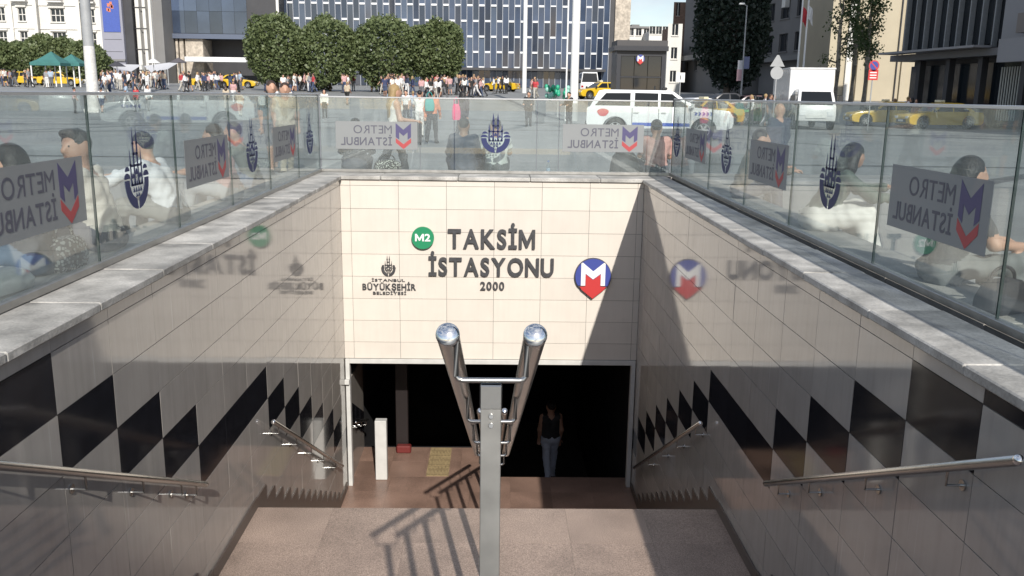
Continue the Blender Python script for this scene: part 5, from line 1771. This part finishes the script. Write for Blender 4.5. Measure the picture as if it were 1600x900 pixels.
pipe_building()
# --- ornate white apartment houses on the far left
def ornate(pxa, pxb, Y, label, cols, seed):
    g = gz(Y); xa = wx(pxa, Y); W_ = wx(pxb, Y)-xa
    f = Face((xa, Y, g), (1, 0, 0), (0, -1, 0)); rnd_ = random.Random(seed)
    root = empty('apartment_house', (xa, Y, g)); tag(root, label, 'building', 'ornate white apartment houses')
    holes = []; meta = []
    for k, (c, wd) in enumerate(cols):
        for j in range(5):
            z = 1.2+j*3.75
            holes.append((c*W_-wd/2, c*W_+wd/2, z+.9, z+3.0)); meta.append((c*W_, wd, z))
    me = f.wall(0, W_, 0, 20.5, holes, .28, 9)
    part('wall', me, BW, root)
    for h in holes:
        w_ = part('window', f.box(h[0], h[1], h[2], h[3], -.31, -.27), WIN, root)
        mb = MB()
        n = 3 if h[1]-h[0] > 1.6 else 2
        for k in range(n+1):
            u = h[0]+(h[1]-h[0])*k/n; f.box(u-.06, u+.06, h[2], h[3], -.268, -.2, mb)
        f.box(h[0], h[1], h[2]+.95, h[2]+1.07, -.199, -.16, mb); f.box(h[0], h[1], h[3]-.1, h[3], -.159, -.1, mb)
        fr_ = mb.build('frame', BW); fr_.parent = w_
        fr_ = f.box(h[0]-.25, h[1]+.25, h[3]+.08, h[3]+.32, .0, .3).build('hood_mould', BW); fr_.parent = w_
        fr_ = f.box(h[0]-.15, h[1]+.15, h[2]-.22, h[2]-.02, .0, .22).build('sill', BW); fr_.parent = w_
    for j in range(5):
        part('string_course', f.box(-.02, W_+.02, 4.6+j*3.75, 4.85+j*3.75, .0, .16), BW, root)
    for k in range(len(cols)+1):
        u = (0 if k == 0 else W_ if k == len(cols) else (cols[k-1][0]+cols[k][0])/2*W_)
        part('pilaster', f.box(u-.28, u+.28, 0, 20.5, .17, .3), BW, root)
    for k, (c, wd) in enumerate(cols):
        if k % 2 == 0:
            for j in (1, 3):
                z = 1.2+j*3.75
                part('balcony', f.box(c*W_-1.3, c*W_+1.3, z+.15, z+.38, .301, 1.1), BW, root)
                mb = MB()
                for q in range(14):
                    u = c*W_-1.2+2.4*q/13; f.box(u-.02, u+.02, z+.38, z+1.2, 1.0, 1.05, mb)
                f.box(c*W_-1.25, c*W_+1.25, z+1.2, z+1.27, .98, 1.07, mb)
                part('balcony_railing', mb, BGD, root)
ornate(-30, 68, 152, 'ornate white apartment house at the left frame edge', [(.22, 1.3), (.45, 1.3), (.78, 1.2)], 1)
ornate(68, 134, 153, 'ornate white apartment house with broad windows left of the pole', [(.5, 2.2)], 2)
ornate(134, 169, 154, 'ornate white apartment house between the pole and the poster tower', [(.45, 1.7)], 3)

# --- metro lift kiosk, houses behind it
def kiosk():
    Y = 66; g = gz(Y)
    xa = wx(962, Y); W_ = wx(1038, Y)-xa
    f = Face((xa, Y, g), (1, 0, 0), (0, -1, 0))
    root = empty('metro_kiosk', (xa, Y, g)); tag(root, 'dark glazed metro kiosk with overhanging roof and M sign', 'kiosk')
    ht = Z(1000, 62, Y)-g
    DK = mat('anthracite_panel', (.03, .032, .04), .35)
    for a in (0, W_-.3): part('post', f.box(a, a+.3, 0, ht-.8, -3, 0), DK, root)
    part('back', f.box(.3, W_-.3, 0, ht-.8, -3, -2.6), DK, root)
    part('fascia', f.box(.3, W_-.3, ht-1.15, ht-.8, -2.6, -.02), DK, root)
    part('mid_beam', f.box(.3, W_-.3, ht*.49, ht*.49+.1, -.2, -.03), DK, root)
    for k in range(3):
        a0 = .31+(W_-.62)*k/3; a1 = .31+(W_-.62)*(k+1)/3
        part('glass_panel', f.box(a0+.02, a1-.02, .05, ht*.49-.01, -.12, -.08), WIN, root)
        part('glass_panel', f.box(a0+.02, a1-.02, ht*.49+.11, ht-1.16, -.12, -.08), WIN, root)
    part('roof_slab', f.box(-.25, W_+.1, ht-.79, ht-.45, -3.2, .35), DK, root)
    part('roof_slab', f.box(-.05, W_+.05, ht-.45, ht-.05, -3.0, .2), mat('dark_roof', (.055, .052, .055), .5), root)
    part('white_sign', f.box(W_*.72, W_*.85, .25, 1.35, -.02, .05), M['whitep'], root)
    cc = at(1001, 92, Y-.2)
    rd = roundel('metro_roundel', cc.x, Y-.02, cc.z, .32, 'small metro roundel on the dark kiosk front')
kiosk()
def simple_house(name, label, o, u, n, W_, ht, mt, cols, rows, back=8, winm=None, wz=1.3, wh=1.5, fh=3.0, ww=1.1, framem=None, cat='building', z0=0):
    f = Face(o, u, n)
    root = empty(name, o); tag(root, label, cat)
    holes = []
    for i in range(cols):
        for j in range(rows):
            c = W_*(i+.5)/cols
            holes.append((c-ww/2, c+ww/2, z0+wz+j*fh, z0+wz+j*fh+wh))
    part('wall', f.wall(0, W_, 0, ht, holes, .25, back), mt, root)
    for h in holes:
        w_ = part('window', f.box(h[0], h[1], h[2], h[3], -.29, -.24), winm or WIN, root)
        mb = MB()
        f.box((h[0]+h[1])/2-.04, (h[0]+h[1])/2+.04, h[2], h[3], -.238, -.18, mb); f.box(h[0], h[1], h[2], h[2]+.07, -.238, -.17, mb); f.box(h[0], h[1], h[3]-.07, h[3], -.238, -.17, mb)
        q = mb.build('frame', framem or BW); q.parent = w_
        q = f.box(h[0]-.1, h[1]+.1, h[2]-.12, h[2]-.01, 0, .12).build('sill', mt); q.parent = w_
    return root, f
Y = 185; g = gz(Y)
r_, f_ = simple_house('far_house', 'pale low building behind the kiosk under the sky', (wx(976, Y), Y, g), (1, 0, 0), (0, -1, 0), wx(1012, Y)-wx(976, Y), Z(990, 44, Y)-g, BW, 3, 4)
part('parapet', f_.box(-.2, 5.2, Z(990, 44, Y)-g, Z(990, 41, Y)-g, -8, .3), BG, r_)
part('roof_hut', f_.box(1.2, 2.8, Z(990, 41, Y)-g, Z(990, 37, Y)-g, -5, -2), BG, r_)
Y = 178; g = gz(Y)
r_, f_ = simple_house('far_house', 'cream house stepping down right of the kiosk roof', (wx(1010, Y), Y, g), (1, 0, 0), (0, -1, 0), wx(1040, Y)-wx(1010, Y), Z(1020, 49, Y)-g, BW, 3, 4)
Y = 120; g = gz(Y)
simple_house('far_house', 'narrow white house with small windows right of the kiosk', (wx(1039, Y), Y, g), (1, 0, 0), (0, -1, 0), 1.9, Z(1045, 70, Y)-g, BW, 1, 3, ww=.8)
Y = 128; g = gz(Y)
simple_house('brick_house', 'brown brick house with white windows beside the grey front', (wx(1046, Y), Y, g), (1, 0, 0), (0, -1, 0), 2.6, Z(1055, 41, Y)-g, BRK, 2, 4, ww=.55, wh=1.9)
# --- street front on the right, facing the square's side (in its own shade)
X1 = wx(1064, 126)
g = gz(110)
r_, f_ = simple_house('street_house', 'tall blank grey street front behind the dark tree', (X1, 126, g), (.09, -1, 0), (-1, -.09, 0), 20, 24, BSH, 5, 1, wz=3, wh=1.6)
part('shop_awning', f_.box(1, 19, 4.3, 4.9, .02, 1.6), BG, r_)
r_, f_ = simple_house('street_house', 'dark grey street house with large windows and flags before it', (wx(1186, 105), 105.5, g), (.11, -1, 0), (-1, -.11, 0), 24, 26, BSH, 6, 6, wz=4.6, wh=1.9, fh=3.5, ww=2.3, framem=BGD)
part('shop_awning', f_.box(0, 23, 3.5, 4.0, .02, 1.2), BG, r_)
for k in range(4):
    part('air_unit', f_.box(6+k*4.4, 6.9+k*4.4, 9.2+(k % 2)*3.2, 10.1+(k % 2)*3.2, .01, .5), BW, r_)
YB = 81; g = gz(YB)
cb_, f_ = simple_house('cream_house', 'sunlit cream house wall behind the plane trees', (wx(1290, YB), YB, g), (1, 0, 0), (0, -1, 0), wx(1425, YB)-wx(1290, YB), 22, BB, 1, 1, wz=1, wh=.1, ww=.1)
for k, a in enumerate((1.55, 2.6, 3.7, 6.6)):
    part('pilaster', f_.box(a, a+.5, 0, 22, .01, .22), BB if k else BW, cb_)
part('down_pipe', MB().tube([(wx(1396, YB), YB-.1, g), (wx(1396, YB), YB-.1, 22)], .06, 8), BGD, cb_)
# --- dark modern block close on the right
def dark_block():
    g = 0.2
    X = 27.3
    f = Face((X, 61, g), (.10, -1, 0), (-1, -.10, 0))
    root = empty('dark_block', (X, 61, g)); tag(root, 'dark modern block with awnings, slats and curtains at right edge', 'building')
    DG = mat('dark_glass_front', (.015, .02, .026), .12, spec=.7, var=.3, vscale=.3)
    GM = mat('grey_metal_panel', (.13, .13, .14), .5, var=.08, vscale=.4)
    GP = mat('pale_grey_panel', (.22, .22, .235), .6, var=.06, vscale=.4)
    part('core', f.box(0, 34, 0, 15, -8, -1.2), BGD, root)
    part('ground_front', f.box(0, 34, 0, 3.6, -1.2, -1.0), DG, root)
    for k in range(9):
        a = .6+k*1.15
        part('glass_panel', f.box(a, a+1.1, 4.6, 10.2, -.3, -.22), DG, root)
        part('fin', f.box(a-.05, a+.05, 4.4, 10.4, -.2, .12), cmat((.22, .23, .24), .5, 'metal'), root)
    part('slab', f.box(-.6, 11, 10.4, 11.6, -1.2, 1.4), BGD, root)
    part('slab', f.box(-.2, 11, 3.9, 4.3, -1.2, .5), GM, root)
    part('canopy', f.box(.2, 10.4, 4.32, 4.45, .5, 1.6), GP, root)
    part('side_pier', f.box(11, 13.4, 3.6, 15, -1.2, .4), GP, root)
    part('return_box', f.box(13.4, 34, 4.9, 5.9, -1.2, 1.3), mat('brown_grey_band', (.16, .14, .13), .6), root)
    part('awning', f.box(13.0, 34, 3.4, 4.6, 1.31, 1.9), GP, root)
    for k in range(12):
        a = 13.6+k*1.6
        part('glass_panel', f.box(a, a+1.5, 5.92, 11.5, -.2, -.1), DG, root)
        part('fin', f.box(a-.1, a-.02, 5.92, 11.5, -.08, .6), cmat((.26, .24, .23), .5, 'metal'), root)
    part('slab', f.box(13.4, 34, 11.5, 12.6, -1.2, 1.4), GM, root)
    for k, a0 in enumerate((9.6, 15.2)):
        for j in range(9):
            o = part('curtain_strip', f.box(a0+j*.22, a0+j*.22+.08, .3, 3.3, -.9, -.85), CURT, root)
    for k, a in enumerate((2.0, 5.2, 8.4, 12.2, 17.5)):
        part('column', f.box(a-.2, a+.2, 0, 3.88, -.7, -.3), BGD, root)
dark_block()
# tall hotel beside the square, to the right of the view: it keeps the street in shade
def hotel():
    root = empty('hotel_tower', (39, 6, 0)); tag(root, 'tall hotel tower right of the square, outside the frame', 'building')
    f = Face((33, 16, 0), (0, -1, 0), (-1, 0, 0))
    part('core', f.box(0, 18, 0, 62, -8.5, 0), BG, root)
    for j in range(18):
        part('window_band', f.box(.6, 17.4, 3+j*3.2, 4.7+j*3.2, .01, .06), WIN, root)
hotel()

# ================================================================== poles, signs, tents
def cyl_pole(name, label, px, Y, segs, parts_=None, group=None, cat='pole'):
    root = empty(name, (wx(px, Y), Y, gz(Y))); tag(root, label, cat, group)
    for nm, z0, z1, r0, r1, m_ in segs:
        MB().tube([(0, 0, z0), (0, 0, z1)], [r0, r1], 20).build(nm, m_, root, smooth=True)
    return root
GREYP = mat('galvanised_pole', (.33, .34, .35), .5, var=.08, vscale=2)
CONC = mat('whitewashed_base', (.62, .61, .59), .8, var=.12, vscale=3, speck=.1, sscale=10)
zb_ = Z(146, 73, 60)
po = cyl_pole('mast', 'fat grey mast with a white lower section at the left', 145, 60, [('base_section', -.05, zb_, .40, .34, CONC), ('upper_section', zb_, 22, .325, .26, GREYP)])
MB().box((-.5, -.5, -.02), (.5, .5, .25)).build('plinth', CONC, po, bevel=.03)
cyl_pole('flagpole', 'slim white flagpole in front of the glass facade', 819, 95, [('pole', 0, 24, .24, .17, M['whitep'])])
po = cyl_pole('mast', 'thick white mast behind the pickup tail', 897, 56, [('pole', -.02, 24, .26, .22, M['whitep']), ('base_collar', -.02, 1.1, .30, .29, GREYP)])
MB().tube([(-.5, 0, 0), (-.5, 0, 14)], .05, 8).build('cable_pipe', M['whitep'], po)
def flag(root, z, col, wd, ht, ry):
    vs = []; nx, nz_ = 8, 5
    for i in range(nx+1):
        for j in range(nz_+1):
            t = i/nx
            vs.append((wd*t*.35, .12*math.sin(t*7+j*.6)*t, z-ht*j/nz_-.9*t*t*wd*.5))
    fs = [(i*(nz_+1)+j, (i+1)*(nz_+1)+j, (i+1)*(nz_+1)+j+1, i*(nz_+1)+j+1) for i in range(nx) for j in range(nz_)]
    vs2 = [(x, y+.012, z_) for x, y, z_ in vs]
    n = len(vs)
    mb = MB().add(vs, fs).add(vs2, [tuple(reversed(q)) for q in fs])
    mb.build('flag', cmat(col), root, smooth=True)
a_ = cyl_pole('flagpole', 'flagpole with a red flag hanging above the box truck', 1243, 70, [('pole', 0, 13, .075, .05, M['whitep'])], group='flagpoles by the truck')
flag(a_, Z(1243, 10, 70)-gz(70), (.45, .03, .04), 1.3, 1.1, 0)
a_ = cyl_pole('flagpole', 'flagpole with a white flag hanging above the box truck', 1252, 70, [('pole', 0, 13, .075, .05, M['whitep'])], group='flagpoles by the truck')
flag(a_, Z(1252, 8, 70)-gz(70), (.66, .66, .66), 1.2, 1.0, 0)
a_ = cyl_pole('street_lamp', 'street lamp with a flat white head before the dark tree', 1158, 72, [('pole', 0, 7.9, .07, .045, GREYP)], cat='street lamp')
MB().tube([(0, 0, 7.85), (-.25, 0, 8.0)], .03, 6).build('arm', GREYP, a_)
MB().box((-.62, -.14, 7.95), (-.2, .14, 8.08)).build('lamp_head', M['whitep'], a_, bevel=.03)
for k, (z0, z1, x0, x1, cc) in enumerate(((2.1, 3.0, -.45, -.06, (.45, .30, .33)), (3.05, 4.0, .06, .5, (.16, .18, .30)), (3.0, 3.7, -.42, -.06, (.55, .55, .58)))):
    MB().box((x0, -.015, z0), (x1, .015, z1)).build('banner', cmat(cc, .7, 'banner'), a_)
# warning sign seen from behind, with a round plate below
a_ = cyl_pole('road_sign', 'triangular sign above a round plate seen from behind', 1211, 44, [('post', 0, 3.55, .035, .035, GREYP)], cat='road sign')
def zs(py): return Z(1211, py, 44)
MB().prism([(-.36, zs(104)), (.36, zs(104)), (.05, zs(86)), (-.05, zs(86))], lambda a, b, t: (a, t, b), -.05, -.038).build('triangle_plate', GREYP, a_)
MB().prism([(.31*math.cos(t*.262), zs(114)+.31*math.sin(t*.262)) for t in range(24)], lambda a, b, t: (a, t, b), -.05, -.038).build('round_plate', GREYP, a_)
a_ = cyl_pole('road_sign', 'round no parking sign above a red plate at the right', 1361, 46, [('post', 0, 3.3, .03, .03, GREYP)], cat='road sign')
z1 = Z(1361, 102.5, 46); z2 = Z(1361, 117, 46)
MB().prism([(.27*math.cos(t*.262), z1+.27*math.sin(t*.262)) for t in range(24)], lambda a, b, t: (a, t, b), -.05, -.036).build('round_plate', M['red'], a_)
MB().prism([(.21*math.cos(t*.262), z1+.21*math.sin(t*.262)) for t in range(24)], lambda a, b, t: (a, t, b), -.054, -.051).build('blue_face', M['blue'], a_)
MB().prism([(-.17, z1+.13), (-.13, z1+.17), (.17, z1-.13), (.13, z1-.17)], lambda a, b, t: (a, t, b), -.058, -.055).build('red_bar', M['red'], a_)
MB().box((-.25, -.05, z2-.26), (.25, -.036, z2+.26)).build('red_plate', M['red'], a_)
for k in range(3):
    MB().box((-.17, -.054, z2+.09-.13*k), (.17, -.051, z2+.14-.13*k)).build('white_line', M['whitep'], a_)
a_ = cyl_pole('road_sign', 'small white square sign on a post behind the pickup', 1062, 52, [('post', 0, 2.9, .03, .03, GREYP)], cat='road sign')
z1 = Z(1062, 121, 52)
MB().box((-.24, -.05, z1-.27), (.24, -.036, z1+.27)).build('plate', M['whitep'], a_)
MB().box((-.03, -.055, z1-.12), (.03, -.051, z1+.12)).build('dark_mark', M['letter'], a_)
# tents
TEAL = mat('teal_canvas', (.045, .16, .15), .8, var=.1, vscale=2)
def tent(px, Y, wd, pk2, label):
    g = gz(Y); root = empty('market_tent', (wx(px, Y), Y, g)); tag(root, label, 'tent', 'green market tents')
    ez = 2.35; tz = ez+pk2
    n = 6; vs = []; fs = []
    h2 = wd/2
    for i, s_ in enumerate([1, .66, .36, .12, 0.02]):
        z = ez+(tz-ez)*(1-s_)**1.25
        vs += [(-h2*s_, -h2*s_, z), (h2*s_, -h2*s_, z), (h2*s_, h2*s_, z), (-h2*s_, h2*s_, z)]
    for i in range(4):
        for k in range(4): fs.append((i*4+k, i*4+(k+1) % 4, (i+1)*4+(k+1) % 4, (i+1)*4+k))
    MB().add(vs, fs).build('canopy', TEAL, root)
    mb = MB()
    mb.box((-h2, -h2-.01, ez-.28), (h2, -h2+.01, ez)).box((-h2-.01, -h2, ez-.28), (-h2+.01, h2, ez)).box((h2-.01, -h2, ez-.28), (h2+.01, h2, ez))
    mb.build('valance', TEAL, root)
    for x in (-1, 1):
        for y in (-1, 1):
            MB().box((x*(h2-.08)-.05, y*(h2-.08)-.05, 0), (x*(h2-.08)+.05, y*(h2-.08)+.05, ez-.02)).build('leg', M['whitep'], root)
tent(86, 92, 3.0, 1.15, 'left green market tent with a high peak')
tent(117, 94, 2.6, .95, 'right green market tent with a lower peak')
# shade sails and cafe parasols left of the trees
SAIL = mat('grey_white_sail', (.55, .55, .57), .8)
def sail(pts, label):
    o = Vector(pts[0]); root = empty('shade_sail', (o.x, o.y, gz(o.y))); tag(root, label, 'awning', 'shade sails by the grey building')
    mb = MB(); n = 8; P = [Vector(p)-Vector(root.location) for p in pts]
    vs = []
    for i in range(n+1):
        for j in range(n+1):
            u, v = i/n, j/n
            p = P[0].lerp(P[1], u).lerp(P[3].lerp(P[2], u), v)
            p = p - Vector((0, 0, 2.2*u*(1-u)*v*(1-v)*4*.25))
            vs.append(p)
    fs = [(i*(n+1)+j, (i+1)*(n+1)+j, (i+1)*(n+1)+j+1, i*(n+1)+j+1) for i in range(n) for j in range(n)]
    mb.add(vs, fs); mb.build('canvas', SAIL, root, smooth=True)
    for p in P: MB().tube([(p.x, p.y, 0), (p.x, p.y, p.z)], .06, 6).build('pole', GREYP, root)
sail([at(165, 100, 112), at(222, 101, 112), at(205, 112, 107), at(178, 106, 107)], 'left drooping shade sail over the cafe')
sail([at(225, 103, 112), at(284, 95, 112), at(262, 108, 107), at(236, 113, 107)], 'right upswept shade sail over the cafe')
def parasol(px, Y, r_, h, col, label):
    root = empty('parasol', (wx(px, Y), Y, gz(Y))); tag(root, label, 'parasol', 'cafe parasols')
    MB().lathe([(r_, h), (r_*.5, h+.32), (.02, h+.55)], (0, 0, 0), 'z', 10).build('canopy', cmat(col), root)
    MB().tube([(0, 0, 0), (0, 0, h+.6)], .04, 8).build('pole', GREYP, root)
parasol(186, 104, 1.0, 2.2, (.05, .05, .06), 'dark cafe parasol under the left sail')
parasol(243, 103, .8, 2.6, (.66, .66, .66), 'white cafe parasol between the shade sails')
parasol(282, 104, 1.0, 2.7, (.10, .09, .10), 'dark cafe parasol left of the stone pier')
# toy seller's cluster of green balloons
def balloons():
    Y = 62; root = empty('balloon_bunch', (wx(872, Y), Y, gz(Y))); tag(root, 'bunch of green balloons left of the thick white mast', 'balloons')
    rg = random.Random(4)
    for k in range(26):
        p = (rg.uniform(-.85, .85), rg.uniform(-.4, .4), rg.uniform(1.15, 2.0)+.1*rg.random())
        MB().sphere(p, (.15, .15, .18), 10, 7).build('balloon', cmat((.03, .34, .20) if k % 3 else (.25, .5, .42), .35, 'balloon'), root, smooth=True)
        MB().tube([p, (p[0]*.1, 0, .9)], .006, 4).build('string', GREYP, root)
    MB().tube([(0, 0, 0), (0, 0, 1.2)], .05, 8).build('stand', GREYP, root)
balloons()

# unseen tree added behind the viewer; its crown is shaped to throw a blot of shade on the near left stair wall
tree('added_shade_tree', 'unseen tree added behind the viewer to shade the near left stair wall', (2.55, -23.4, 0), 11.0, (0, 0, 15.5), (1.15, 1.4, 1.3), 1500, .26, LEAF, 321, .3, lumps=50, shell=.3, limbs=7)
